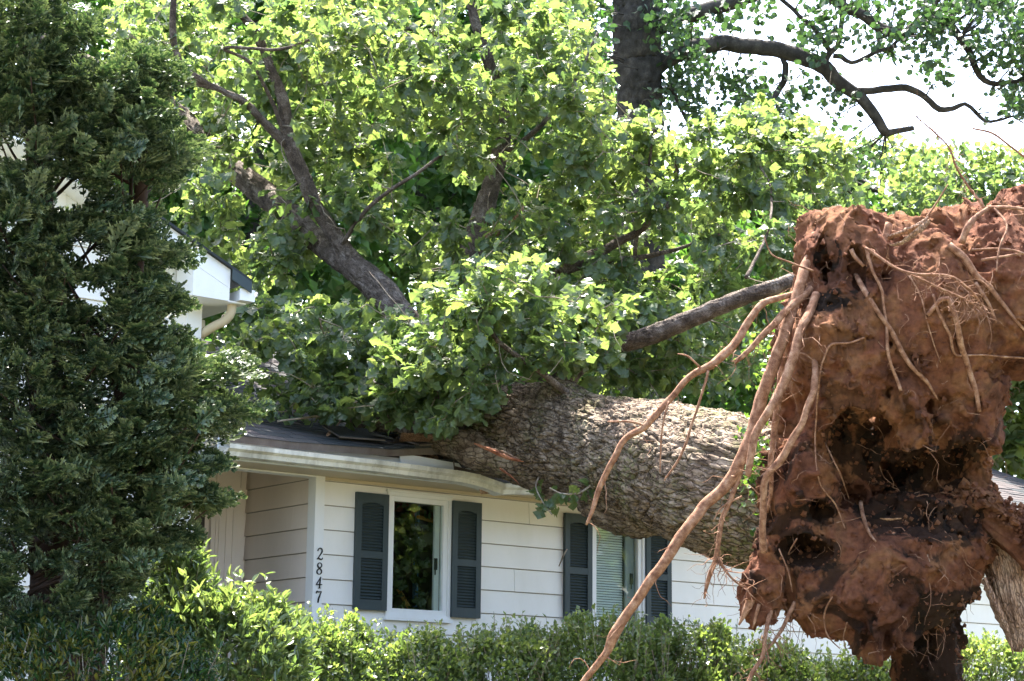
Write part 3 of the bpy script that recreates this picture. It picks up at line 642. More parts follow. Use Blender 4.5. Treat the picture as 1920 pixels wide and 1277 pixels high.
for (s0, n0, z0), (s1, n1, z1), w_ in [((0.98, 0.40, 3.86), (1.30, 0.56, 3.90), .012), ((1.02, 0.30, 3.90), (0.80, 0.55, 3.97), .010), ((1.25, 0.45, 3.82), (1.55, 0.60, 3.86), .014), ((0.5, 0.30, 3.93), (1.35, 0.42, 3.83), .022), ((0.9, 0.1, 3.98), (1.2, 0.52, 3.85), .016), ((1.15, 0.15, 3.95), (1.7, 0.5, 3.80), .02), ((-0.1, 0.2, 4.02), (0.35, -0.3, 4.25), .015), ((0.0, -0.5, 4.28), (0.25, -0.55, 4.62), .022)]:
    V, Fc = tube(np.array([H(s0, n0, z0), H(s1, n1, z1)]), [w_, w_ * .6], 5, 0.05, wob=.01); put('broken_rafter', mk('broken_rafter', V, Fc, M['wood']), house)

# ---------------------------------------------------------------- taller wing on the left
wing = thing('house_wing', 'taller white gabled wing of the house half hidden behind the cypress', 'house wing', H(-3.5, -2, GZ))
CW = -1.24; RP = 0.46; EZ = 5.17; ES = -0.95
def rake(s): return EZ + (ES - s) * RP
apex = -5.2
wv = MB(); wv.add(Hm(np.array([[CW, -0.004, GZ - .3], [apex * 2 - CW, -0.004, GZ - .3], [apex * 2 - CW, -0.004, rake(CW) - .1], [apex, -0.004, rake(apex) - .1], [CW, -0.004, rake(CW) - .1], [CW, -6, GZ - .3], [CW, -6, rake(CW) - .1]])), [np.array([[0, 1, 2, 3, 4]]), np.array([[0, 4, 6, 5]])])
wv.build('wall', M['trim'], wing)
for k in range(-10, 22):
    z = 3.468 + k * CH
    if z < GZ - 0.1: continue
    hw = min(abs(apex - (CW - 0.11)), (rake(apex) - 0.15 - z - CH) / RP)
    if hw > 0.1:
        q = put('siding_plank', pm, wing, Matrix.Translation(Vector(H(apex - hw, 0.0, z))) @ Matrix(((HD[0], HN[0], 0, 0), (HD[1], HN[1], 0, 0), (0, 0, 1, 0), (0, 0, 0, 1))) @ Matrix.Diagonal((2 * hw, 1, 1, 1)))
hbox_obj('corner_board', M['trim'], wing, CW - 0.11, CW + 0.02, -0.09, 0.026, GZ - 0.2, 5.20)
# rake board, soffit, roof slab, box return
def rk(m, n0, n1, dz0, dz1, s0=ES, s1=apex):
    V = [(s0, n0, rake(s0) + dz0), (s1, n0, rake(s1) + dz0), (s1, n0, rake(s1) + dz1), (s0, n0, rake(s0) + dz1), (s0, n1, rake(s0) + dz0), (s1, n1, rake(s1) + dz0), (s1, n1, rake(s1) + dz1), (s0, n1, rake(s0) + dz1)]
    m.add(Hm(np.array(V)), np.array([[0, 1, 2, 3], [7, 6, 5, 4], [0, 4, 5, 1], [1, 5, 6, 2], [2, 6, 7, 3], [3, 7, 4, 0]]))
m = MB(); rk(m, 0.30, 0.28, -0.165, -0.012, -1.13); m.build('rake_board', M['trim'], wing)
m = MB(); rk(m, 0.28, 0.001, -0.165, -0.150, -1.30); m.build('rake_soffit', M['trim'], wing)
m = MB(); rk(m, 0.335, -6.0, -0.010, 0.012); m.build('roof', M['shingle'], wing)
m = MB(); rk(m, 0.338, 0.325, -0.10, -0.0105, ES, -1.13); m.build('end_flashing', M['shutter'], wing)
m = MB(); m.hbox(-1.46, -1.13, 0.03, 0.298, 4.985, 5.04); m.add(Hm(np.array([[-1.46, .297, 5.0405], [-1.13, .297, 5.0405], [-1.13, .297, 5.09], [-1.46, .297, 5.24], [-1.46, .02, 5.0405], [-1.13, .02, 5.0405], [-1.13, .02, 5.09], [-1.46, .02, 5.24]])), np.array([[0, 1, 2, 3], [7, 6, 5, 4], [0, 4, 5, 1], [1, 5, 6, 2], [2, 6, 7, 3], [3, 7, 4, 0]]))
m.build('box_return', M['trim'], wing)
m = MB(); m.hbox(-1.13, -0.955, -6, 0.26, 4.985, 5.0); m.hbox(-1.24, -1.1305, -6, 0.028, 4.985, 5.0); m.build('eave_soffit', M['trim'], wing)
g2 = []
for nn in (0.31, -6.0): g2.append(Hm(np.column_stack([-1.005 + gp[:, 0] + 0.04, np.full(k_ := len(gp), nn), 5.005 + gp[:, 1]])))
jj = np.arange(k_); g2f = np.stack([jj, (jj + 1) % k_, (jj + 1) % k_ + k_, jj + k_], 1)
put('gutter', mk('gutter', np.vstack(g2), g2f, M['trim']), wing)
hbox_obj('gutter_end_cap', M['trim'], wing, -1.045, -0.905, 0.3105, 0.314, 5.005, 5.10)
V, Fc = tube(np.array([H(-1.04, 0.18, 5.01), H(-1.04, 0.18, 4.93), H(-1.07, 0.14, 4.86), H(-1.15, 0.06, 4.80), H(-1.19, -0.02, 4.74), H(-1.195, -0.05, 4.6), H(-1.195, -0.05, GZ + .1)]), [0.038] * 7, 12, 0.03)
put('downspout', mk('downspout', V, Fc, M['soffit'], True), wing)

# ------------------------------------------------------------------ fallen oak
oak = thing('fallen_oak', 'huge uprooted oak lying with its trunk across the house roof', 'fallen tree', P(1640, 1500, 13.4))
def px_tube(pts, segs=8, step=0.05, wob=0.0, rfun=None, wobpx=0):
    a = np.array(pts, float); return tube(Pm(a[:, :3]), a[:, 3] * a[:, 2] / FPX, segs, step, wob, rfun)
trunk_pts = [(1525, 938, 13.95, 128), (1480, 936, 14.0, 142), (1390, 919, 14.2, 137), (1310, 897, 14.6, 127), (1240, 876, 14.95, 117), (1170, 858, 15.3, 108), (1100, 842, 15.7, 103), (1040, 824, 16.1, 102), (985, 812, 16.35, 92), (930, 795, 16.7, 78), (880, 765, 17.0, 66), (830, 700, 17.2, 52), (790, 645, 17.3, 42)]
def trunk_r(L, th, rr):
    b = bark_fun(3.0, 0.042, 0.20, 0.062, 0.035)(L, th, rr)
    return b
V, Fc = px_tube(trunk_pts, 310, 0.0115, rfun=trunk_r)
trunk = put('trunk', mk('trunk', V, Fc, M['bark'], True), oak)
# knot where a limb leaves the top, and the scar under the trunk
V, Fc = px_tube([(1075, 800, 15.9, 75), (1052, 755, 15.95, 52), (1040, 728, 16.0, 34), (1034, 712, 16.0, 18)], 90, 0.012, rfun=bark_fun(9.0, 0.03, 0.08, 0.05, 0.05))
put('knot', mk('knot', V, Fc, M['bark'], True), trunk)
V, Fc = px_tube([(1090, 905, 15.5, 40), (1135, 945, 15.35, 42), (1190, 975, 15.1, 34), (1240, 985, 14.95, 20)], 80, 0.012, rfun=bark_fun(5.0, 0.03, 0.08, 0.05, 0.08))
put('knot', mk('knot', V, Fc, M['bark'], True), trunk)
def limb(pts, name='branch', m='limb', bark=True, segs=None, sd=1.0):
    if name == 'branch': pts = [(p[0], p[1], p[2], p[3] * 0.80) for p in pts]
    rmax = max(p[3] * p[2] / FPX for p in pts)
    if rmax > 0.05 and bark: V, Fc = px_tube(pts, segs or int(36 + rmax * 230), 0.022, wob=0.015, rfun=bark_fun(sd, 0.024, 0.12, 0.038, 0.10))
    else: V, Fc = px_tube(pts, segs or (14 if rmax > 0.02 else 8), 0.04, wob=0.012)
    return put(name, mk(name, V, Fc, M[m], True), oak)
limbs = [
 [(830, 700, 17.2, 44), (790, 630, 17.3, 33), (745, 585, 17.4, 31), (700, 530, 17.6, 33), (660, 498, 17.75, 31), (600, 455, 18.2, 30), (540, 400, 18.6, 29), (480, 352, 19, 27), (400, 285, 19.5, 25), (330, 212, 20, 23), (250, 150, 20.4, 20), (170, 120, 20.8, 16), (60, 60, 21.2, 12)],
 [(700, 540, 17.6, 30), (668, 500, 17.7, 24), (640, 458, 17.75, 19), (600, 400, 17.8, 17), (560, 312, 17.8, 16), (540, 258, 17.8, 15), (530, 190, 17.8, 13), (505, 120, 17.8, 11), (480, 62, 17.8, 12), (450, 25, 17.8, 9), (410, -5, 17.8, 8)],
 [(548, 280, 17.8, 13), (490, 225, 17.7, 11), (455, 190, 17.7, 9), (400, 162, 17.6, 7), (330, 155, 17.6, 6), (270, 170, 17.6, 4)],
 [(400, 162, 17.6, 6), (350, 130, 17.5, 7), (330, 95, 17.5, 8), (325, 50, 17.5, 8), (325, -10, 17.5, 7)],
 [(900, 740, 17.0, 45), (875, 600, 18.3, 36), (885, 480, 18.7, 30), (905, 400, 18.9, 24), (930, 320, 19.0, 20), (945, 240, 19, 20), (925, 150, 19, 17), (905, 80, 19, 12), (880, 0, 19, 9)],
 [(1050, 720, 16.2, 30), (1110, 668, 16.5, 22), (1200, 635, 16.5, 23), (1300, 595, 16.4, 22), (1400, 556, 16.3, 20), (1480, 528, 16.3, 17), (1560, 500, 16.4, 12)],
 [(980, 640, 17.8, 18), (1025, 535, 18, 12), (1080, 493, 18, 14), (1150, 460, 18, 11), (1210, 425, 18, 8), (1260, 370, 18, 6), (1270, 300, 18, 4)],
 [(1055, 510, 18, 8), (1110, 495, 18, 9), (1180, 485, 18, 7), (1260, 470, 18, 5), (1350, 440, 18, 3)],
 [(1062, 738, 15.75, 9), (1020, 702, 15.6, 8), (975, 670, 15.6, 6), (935, 640, 15.6, 6), (912, 600, 15.6, 5), (900, 540, 15.6, 4)],
 [(1190, 480, 18, 5), (1200, 400, 18, 5), (1215, 330, 18, 4), (1225, 240, 18, 3)],
 [(1400, 520, 16.3, 5), (1440, 430, 16.9, 3), (1445, 350, 17.6, 3), (1410, 290, 17.8, 2)],
 [(545, 280, 17.8, 6), (480, 130, 17.6, 4), (420, 90, 17.5, 4), (530, 92, 17.4, 4), (590, 70, 17.4, 3)],
 [(640, 458, 17.7, 6), (700, 380, 17.4, 5), (790, 320, 17.3, 4), (850, 270, 17.3, 3)],
 [(930, 300, 19, 8), (1010, 240, 18.7, 6), (1080, 150, 18.6, 4), (1120, 60, 18.6, 3)],
 [(905, 90, 19, 7), (800, 60, 18.8, 5), (700, 40, 18.7, 4), (620, 0, 18.7, 3)],
]
for q, L in enumerate(limbs): limb(L, sd=q * 1.7 + 1)
# split lower fork lying on the gutter, with torn heartwood
limb([(1010, 880, 15.85, 20), (960, 868, 15.95, 36), (900, 850, 16.1, 36), (845, 828, 16.35, 32), (790, 815, 16.6, 27), (720, 800, 16.9, 22), (660, 790, 17.2, 14)], 'split_fork', 'bark', sd=4.4)
def shard(pts, m, name, parent, w0=1.0):
    a = np.array(pts, float); c = spline(np.column_stack([Pm(a[:, :3]), a[:, 3] * a[:, 2] / FPX]), 0.02); p, r = c[:, :3], c[:, 3]; t, A, B = frames(p); th = np.linspace(0, 2 * pi, 7, endpoint=False)
    rr = r[:, None] * (0.6 + 0.5 * rng.random(7))[None] * (1 + 0.15 * rng.standard_normal((len(p), 7)))
    V = p[:, None] + (rr * np.cos(th) * w0)[..., None] * A[:, None] + (rr * np.sin(th) * 0.4)[..., None] * B[:, None]; n = len(p); i = np.arange(n - 1)[:, None] * 7; j = np.arange(7)[None]; k = (j + 1) % 7
    return put(name, mk(name, V.reshape(-1, 3), [np.stack([i + j, i + k, i + 7 + k, i + 7 + j], -1).reshape(-1, 4)], M[m]), parent)
for pts, m_ in [([(890, 832, 15.6, 4), (920, 845, 15.5, 11), (950, 858, 15.4, 10), (982, 866, 15.3, 2)], 'redwood'), ([(905, 840, 15.55, 3), (940, 848, 15.45, 8), (975, 862, 15.35, 3)], 'wood'), ([(940, 880, 15.6, 8), (958, 893, 15.5, 6), (975, 909, 15.45, 1)], 'redwood'), ([(1085, 880, 15.4, 4), (870, 838, 15.7, 8)], 'redwood')][:3]:
    shard(pts, m_, 'splinter', oak)

# root plate: clay and rotten wood as one eroded mass
S = 1 / FPX
blobs = [(1588, 490, 13.3, 88, 90, .45), (1580, 640, 13.2, 92, 150, .5), (1720, 610, 13.3, 160, 165, .55), (1870, 560, 13.5, 160, 150, .6), (1790, 740, 13.35, 95, 130, .42), (1560, 445, 13.4, 50, 46, .3), (1700, 455, 13.75, 120, 38, .35), (1860, 430, 13.8, 110, 45, .35), (1915, 392, 13.9, 45, 34, .28),
         (1512, 740, 13.5, 55, 150, .38), (1500, 940, 13.35, 72, 140, .42), (1512, 600, 13.5, 30, 90, .25), (1430, 1090, 13.05, 40, 62, .16), (1448, 1010, 13.3, 28, 60, .2), (1600, 1070, 13.3, 150, 120, .48), (1700, 1050, 13.35, 140, 130, .45), (1530, 1120, 13.3, 62, 60, .33), (1640, 1170, 13.2, 52, 78, .3), (1775, 1040, 13.5, 72, 110, .4),
         (1735, 1200, 13.6, 62, 150, .28), (1735, 1400, 13.7, 70, 200, .35), (1858, 1010, 13.65, 52, 50, .22), (1800, 960, 13.6, 60, 60, .3), (1695, 760, 12.95, 30, 40, .12), (1715, 815, 12.93, 24, 34, .09), (1745, 855, 12.93, 8, 18, .03), (1640, 890, 14.1, 200, 210, .5), (1540, 960, 14.0, 95, 150, .42), (1800, 860, 13.9, 48, 120, .3), (1600, 850, 13.55, 120, 75, .2)]
cav = [(1725, 895, 13.0, 95, 42, .62), (1815, 885, 13.0, 34, 52, .6), (1522, 1036, 12.95, 42, 24, .40), (1592, 838, 12.95, 22, 42, .36), (1650, 850, 12.9, 22, 40, .45), (1690, 965, 12.9, 70, 34, .42), (1560, 500, 12.85, 10, 22, .2), (1548, 470, 12.85, 8, 18, .2), (1780, 985, 12.9, 70, 26, .4), (1540, 965, 12.9, 26, 20, .3), (1608, 505, 12.8, 9, 30, .2), (1560, 570, 12.75, 18, 9, .2)]
def camf(px, py, d): return np.array([(px - 960) * S * d, -(py - 638.5) * S * d, d])
h_ = 0.0192; lo = np.array([camf(1370, 1500, 13.3)[0], -3.35, 12.35]); hi = np.array([4.05, camf(0, 330, 13.9)[1] + 0.1, 14.6])
dims = np.ceil((hi - lo) / h_).astype(int)
ax = [lo[q] + h_ * np.arange(dims[q]) for q in range(3)]
X, Y, Z = np.meshgrid(*ax, indexing='ij', sparse=True)
f = np.full(tuple(dims), 1.0, np.float32)
def ell(b):
    c = camf(*b[:3]); rx, ry, rd = b[3] * S * b[2], b[4] * S * b[2], b[5]
    q = np.sqrt(((X - c[0]) / rx) ** 2 + ((Y - c[1]) / ry) ** 2 + ((Z - c[2]) / rd) ** 2); return ((q - 1) * min(rx, ry, rd)).astype(np.float32)
kk = 0.05
for b in blobs:
    g = ell(b); hh = np.clip(0.5 + 0.5 * (g - f) / kk, 0, 1); f = g * (1 - hh) + f * hh - kk * hh * (1 - hh)
band = np.argwhere(np.abs(f) < 0.30); pb = band * h_ + lo
def warp(p): return p + 0.08 * np.column_stack([vnoise(p * 3 + 5), vnoise(p * 3 + 15), vnoise(p * 3 + 25)])
pw = warp(pb)
nz = 0.10 * fbm(pw * np.array([3.2, 2.2, 3.2]), 3) + 0.045 * (np.abs(vnoise(pw * np.array([8, 5, 8]))) * 2 - 0.7) + 0.036 * fbm(pw * 17, 3, 0.65) + 0.020 * vnoise(pw * 36) - 0.02 * np.clip(1 - 6 * np.abs(vnoise(pw * np.array([6, 2.5, 6]) + 40)), 0, 1)
f[tuple(band.T)] += nz.astype(np.float32)
nz3 = np.zeros_like(f); nz3[tuple(band.T)] = nz.astype(np.float32)
for b in cav:
    g = -(ell(b) + nz3 * 1.1); f = np.maximum(f, g)
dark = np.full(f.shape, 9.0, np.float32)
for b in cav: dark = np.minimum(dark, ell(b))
V, Q = surface_nets(f, lo, h_)
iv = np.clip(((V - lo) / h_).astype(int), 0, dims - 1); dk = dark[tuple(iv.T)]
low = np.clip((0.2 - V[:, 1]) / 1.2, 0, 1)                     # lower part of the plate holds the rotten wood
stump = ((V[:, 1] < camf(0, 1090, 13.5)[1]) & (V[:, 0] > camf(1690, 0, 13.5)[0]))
tone = np.clip(0.15 + low + (dk < 0.05) * 0.45, 0, 1) + np.where(dk + 0.05 * fbm(V * 5, 3) < 0.045, 0.85, 0) + np.where(stump, 0.9, 0)  # darker low down, around the carved hollows and on the stump
WV = CAM + V[:, :1] * R + V[:, 1:2] * U + V[:, 2:3] * F
del nz3, dark
put('root_plate_soil', mk('root_plate_soil', WV, Q, M['soil'], True, {'tone': tone}), oak, label='red clay root plate with dark hollows')

# roots, traced one by one (x, y, depth, radius in photo pixels)
roots = [
 [(1530, 440, 13.2, 12), (1514, 490, 13.1, 13), (1500, 530, 13.0, 14), (1476, 615, 12.9, 14), (1445, 700, 12.85, 15), (1420, 770, 12.85, 15), (1397, 850, 12.8, 15), (1362, 908, 12.8, 14), (1324, 945, 12.8, 13), (1285, 995, 12.75, 13), (1230, 1078, 12.7, 12), (1176, 1150, 12.7, 11), (1152, 1190, 12.7, 13), (1137, 1222, 12.7, 9), (1112, 1255, 12.7, 8), (1085, 1290, 12.7, 7)],
 [(1530, 550, 12.95, 10), (1516, 585, 12.85, 10), (1500, 625, 12.75, 11), (1488, 665, 12.7, 11), (1470, 718, 12.65, 11), (1444, 765, 12.6, 10), (1418, 808, 12.6, 10), (1408, 850, 12.6, 9), (1402, 893, 12.6, 7)],
 [(1524, 640, 12.9, 7), (1527, 718, 12.7, 9), (1507, 785, 12.65, 9), (1487, 825, 12.65, 10), (1462, 865, 12.65, 10), (1437, 893, 12.65, 9), (1429, 950, 12.7, 9), (1429, 1035, 12.8, 10)],
 [(1530, 530, 13.2, 9), (1487, 550, 13.0, 8), (1440, 566, 12.9, 9), (1412, 590, 12.85, 10), (1380, 640, 12.8, 11), (1340, 680, 12.75, 11), (1297, 702, 12.75, 9), (1255, 750, 12.75, 9), (1213, 796, 12.75, 9), (1170, 826, 12.75, 8), (1140, 885, 12.75, 8), (1118, 940, 12.75, 7), (1100, 984, 12.75, 3)],
 [(1530, 530, 13.1, 12), (1500, 557, 12.95, 11), (1453, 607, 12.85, 9), (1400, 663, 12.8, 7), (1375, 683, 12.8, 6)],
 [(1520, 470, 13.2, 9), (1490, 570, 13.05, 9), (1465, 700, 13.0, 9), (1452, 790, 13.0, 9), (1446, 890, 13.0, 7), (1440, 960, 13.1, 5)],
 [(1390, 885, 12.8, 6), (1374, 923, 12.78, 7), (1357, 972, 12.78, 7), (1344, 1042, 12.78, 7), (1329, 1092, 12.78, 6), (1321, 1123, 12.78, 2)],
 [(1346, 1040, 12.78, 4), (1358, 1062, 12.75, 4), (1375, 1085, 12.7, 3), (1403, 1108, 12.7, 2)],
 [(1623, 464, 12.75, 8), (1630, 490, 12.7, 7), (1640, 515, 12.68, 6), (1654, 545, 12.68, 6), (1660, 590, 12.68, 6), (1663, 652, 12.7, 6), (1674, 692, 12.72, 6), (1690, 735, 12.8, 7)],
 [(1605, 516, 12.8, 10), (1638, 571, 12.78, 9), (1674, 630, 12.8, 10), (1704, 681, 12.85, 9), (1741, 718, 12.9, 7), (1759, 750, 12.95, 3)],
 [(1597, 465, 12.8, 9), (1603, 480, 12.7, 8), (1620, 500, 12.72, 6)],
 [(1623, 464, 12.7, 4), (1700, 512, 12.55, 3.5), (1777, 517, 12.5, 3), (1814, 541, 12.55, 3), (1850, 580, 12.7, 2)],
 [(1700, 514, 12.55, 3), (1785, 549, 12.55, 3), (1850, 585, 12.7, 2)],
 [(1702, 516, 12.55, 3.5), (1726, 556, 12.6, 3.5), (1741, 615, 12.6, 3), (1763, 680, 12.7, 2)],
 [(1750, 552, 12.75, 5), (1763, 593, 12.65, 6), (1781, 630, 12.65, 6), (1792, 665, 12.68, 5), (1836, 667, 12.7, 4), (1930, 671, 12.75, 4)],
 [(1777, 457, 13.1, 14), (1812, 488, 12.85, 14), (1829, 516, 12.75, 13), (1851, 536, 12.7, 10), (1877, 571, 12.65, 8), (1925, 624, 12.6, 5)],
 [(1829, 530, 12.75, 8), (1851, 571, 12.68, 7), (1866, 606, 12.68, 6)],
 [(1858, 387, 13.0, 5), (1830, 408, 12.95, 7), (1814, 428, 12.9, 9), (1803, 456, 12.9, 9)],
 [(1850, 388, 13.0, 4), (1890, 389, 12.9, 5), (1930, 396, 12.9, 4)], [(1866, 390, 12.95, 4), (1888, 424, 12.8, 3), (1873, 468, 12.7, 3), (1869, 510, 12.65, 2)],
 [(1822, 468, 12.8, 3), (1880, 468, 12.7, 3), (1930, 478, 12.7, 3)], [(1838, 488, 12.75, 4), (1880, 482, 12.7, 3), (1930, 474, 12.7, 3)],
 [(1619, 633, 12.85, 4), (1590, 642, 12.75, 4), (1560, 645, 12.7, 5), (1545, 672, 12.68, 4), (1537, 700, 12.68, 4), (1531, 792, 12.7, 3), (1529, 867, 12.72, 3), (1540, 914, 12.75, 3), (1567, 946, 12.8, 3), (1585, 992, 12.8, 2)],
 [(1548, 830, 12.75, 3), (1566, 870, 12.75, 3), (1582, 905, 12.75, 3), (1592, 936, 12.8, 2)],
 [(1612, 940, 12.85, 8), (1623, 983, 12.85, 7), (1642, 1015, 12.85, 4)],
 [(1450, 1125, 13.0, 8), (1437, 1173, 12.9, 6), (1429, 1229, 12.85, 6), (1406, 1267, 12.8, 6), (1392, 1320, 12.8, 5)],
 [(1492, 1130, 13.0, 7), (1464, 1182, 12.95, 5), (1440, 1215, 12.9, 3), (1420, 1230, 12.9, 2)],
 [(1412, 1120, 13.0, 14), (1398, 1145, 13.0, 9), (1386, 1172, 13.0, 2)], [(1424, 1132, 12.95, 5), (1417, 1155, 12.95, 5), (1411, 1178, 12.95, 2)],
 [(1845, 392, 13.1, 4), (1796, 317, 13.1, 3), (1775, 272, 13.1, 2.5), (1713, 214, 13.1, 1.5)], [(1824, 241, 13.0, 2.5), (1862, 251, 13.0, 3), (1895, 275, 13.0, 3), (1930, 300, 13.0, 3)],
 [(1735, 412, 13.2, 3), (1758, 380, 13.2, 2.5), (1778, 345, 13.2, 1.5)], [(1525, 508, 12.9, 3), (1480, 490, 12.8, 2.5), (1446, 475, 12.8, 2), (1430, 440, 12.8, 1.5)],
 [(1326, 694, 12.72, 4), (1316, 740, 12.7, 3.5), (1296, 800, 12.7, 3.5), (1275, 860, 12.7, 3.5), (1245, 900, 12.7, 2)], [(1256, 752, 12.72, 3), (1245, 790, 12.7, 2.5), (1240, 840, 12.7, 2.5), (1238, 885, 12.7, 1.5)],
 [(1209, 798, 12.74, 3), (1180, 790, 12.74, 3), (1140, 790, 12.74, 2)], [(1312, 688, 12.74, 3), (1290, 668, 12.72, 2.5), (1270, 664, 12.72, 1.5)],
 [(1390, 930, 12.78, 3), (1355, 950, 12.76, 2.5), (1338, 978, 12.75, 1.5)], [(1668, 420, 13.0, 10), (1650, 470, 12.95, 9), (1640, 500, 12.9, 7)],
 [(1738, 590, 12.85, 8), (1780, 560, 12.85, 10), (1800, 640, 12.85, 12), (1822, 700, 12.9, 10), (1835, 770, 13.0, 8)],
 [(1560, 1120, 12.9, 3), (1545, 1150, 12.85, 4), (1552, 1190, 12.85, 3), (1575, 1215, 12.85, 2)], [(1590, 1165, 12.85, 3), (1582, 1195, 12.82, 2.5), (1586, 1215, 12.82, 2)],
 [(1460, 1030, 12.85, 3), (1478, 1075, 12.82, 3), (1486, 1110, 12.82, 2)], [(1494, 1010, 12.8, 3), (1478, 1040, 12.75, 2.5), (1500, 1022, 12.72, 2)],
]
cs_ = (WV - CAM) @ F; spx = 960 + FPX * ((WV - CAM) @ R) / cs_; spy = 638.5 - FPX * ((WV - CAM) @ U) / cs_
zb = np.full((110, 170), 99.0); bx_ = ((spx - 1340) / 6).astype(int); by_ = ((spy - 330) / 6).astype(int); kq = (bx_ >= 0) & (bx_ < 110) & (by_ >= 0) & (by_ < 170); np.minimum.at(zb, (bx_[kq], by_[kq]), cs_[kq])
def snap(L):
    a = spline(np.array(L, float) * [1, 1, 100, 1], 14) / [1, 1, 100, 1]; out = []
    for x, y, d, r in a:
        i, j = int((x - 1340) / 6), int((y - 330) / 6)
        z = zb[max(i - 1, 0):i + 2, max(j - 1, 0):j + 2].min() if 0 <= i < 110 and 0 <= j < 170 else 99
        out.append((x, y, (z + r * 12.7 / FPX * 0.05) if z < 50 else d, r * 0.72))
    a = np.array(out); dd = a[:, 2].copy()
    for _ in range(3): dd[1:-1] = np.minimum((dd[:-2] + dd[1:-1] + dd[2:]) / 3, dd[1:-1] + 0.01)
    a[:, 2] = dd; return a
SNAP = {8, 9, 10, 13, 14, 15, 16, 22, 23, 24, 39, 40, 41, 42, 43, 44}
for qi, L in enumerate(roots):
    if qi in SNAP: L = snap(L)
    L = [(p[0], p[1], p[2], p[3] * (0.70 if qi not in (0, 1) else 0.80)) for p in L]
    V, Fc = px_tube(L, 14 if max(p[3] for p in L) > 6 else 7, 0.022, wob=0.016, rfun=lambda L_, t_, r_: r_ * 0.20 * fbm(np.column_stack([L_.ravel() * 10, (np.cos(t_) * 1.5).ravel(), (np.sin(t_) * 1.5 + r_.mean() * 90).ravel()]), 3).reshape(L_.shape))
    put('root', mk('root', V, Fc, M['root'], True), oak)
# hair-fine rootlets
hb = MB()
srcs = np.vstack([Pm(np.array(L)[:, :3]) for L in roots])
seedpts = []
for q in range(1300):
    if q < 400:
        L = roots[random.choice([0, 1, 3, 4, 5, 6, 7, 11, 12, 25, 26, 29])]; a = random.randrange(len(L) - 1); t = random.random(); p0 = np.array(L[a]) * (1 - t) + np.array(L[a + 1]) * t; o = P(p0[0], p0[1], p0[2])
    else:
        v_ = WV[rng.integers(len(WV))]; o = v_
        if (o - CAM) @ F > 13.5: continue
    d = norm(np.array([random.gauss(0, 1), random.gauss(-0.5, 0.6), random.gauss(-0.6, 0.7)])); Lh = random.uniform(0.05, 0.32); p = [o]; m_ = 6
    for s_ in range(m_): d = norm(d + rng.normal(0, 0.45, 3) + np.array([0, 0, -0.12])); p.append(p[-1] + d * Lh / m_)
    hb.add(*tube(np.array(p), np.linspace(random.uniform(0.0018, 0.004), 0.0009, m_ + 1), 4, 0.05))
hb.build('rootlets', M['root'], oak, kind='stuff')
# loose crumbs of clay and dry root fibre along the top edge and the arm
cb = MB(); ico = np.array([[0, 0, 1], [.9, 0, .3], [-.3, .85, .3], [-.6, -.7, .3], [.4, .6, -.6], [.3, -.8, -.5], [-.8, .1, -.5]]); icf = np.array([[0, 1, 2], [0, 2, 3], [0, 3, 1], [1, 4, 2], [2, 6, 3], [3, 5, 1], [1, 5, 4], [2, 4, 6], [3, 6, 5], [4, 5, 6]])
fv = WV[((WV - CAM) @ F < 13.75)]
for q in range(5200):
    v_ = fv[rng.integers(len(fv))]; r_ = 0.006 + 0.022 * random.random() ** 3; cb.add(ico * (0.7 + 0.6 * rng.random((7, 3))) * r_ + v_ + rng.normal(0, 0.005, 3), icf, random.random() * 0.3)
arm = spline(Pm(np.array([(1800, 935, 13.45), (1858, 950, 13.25), (1915, 990, 13.1), (1950, 1035, 13.1)])), .02)
for q in range(900):
    v_ = arm[rng.integers(len(arm))] + rng.normal(0, .055, 3) * [1, 1, .6] + [0, 0, .03]; cb.add(ico * (0.7 + 0.6 * rng.random((7, 3))) * (0.008 + 0.03 * random.random() ** 2) + v_, icf, random.random() * 0.3)
cb.build('clay_crumbs', M['soil'], oak, kind='stuff')
# broken thick root at lower right, torn pale wood
def torn(L, th, rr):
    q = np.column_stack([L.ravel() * 1.5, (np.cos(th) * 3.5).ravel(), (np.sin(th) * 3.5).ravel()]); return rr * (0.34 * fbm(q * 1.6, 4, 0.65).reshape(L.shape)) + 0.012 * np.abs(vnoise(np.column_stack([L.ravel() * 2, (np.cos(th) * 9).ravel(), (np.sin(th) * 9).ravel()]))).reshape(L.shape)
V, Fc = px_tube([(1800, 965, 13.55, 26), (1850, 1000, 13.5, 36), (1885, 1055, 13.45, 36), (1903, 1110, 13.4, 36), (1912, 1165, 13.35, 26), (1908, 1222, 13.3, 5)], 90, 0.012, rfun=torn)
put('broken_root', mk('broken_root', V, Fc, M['wood'], True), oak, label='thick snapped root with pale torn wood')
V, Fc = px_tube([(1800, 945, 13.5, 24), (1858, 968, 13.35, 30), (1910, 1010, 13.2, 30), (1950, 1060, 13.2, 26)], 70, 0.014, rfun=torn)
put('clay_covered_root', mk('clay_covered_root', V, Fc, M['soil'], True, {'tone': np.full(len(V), 0.1)}), oak)
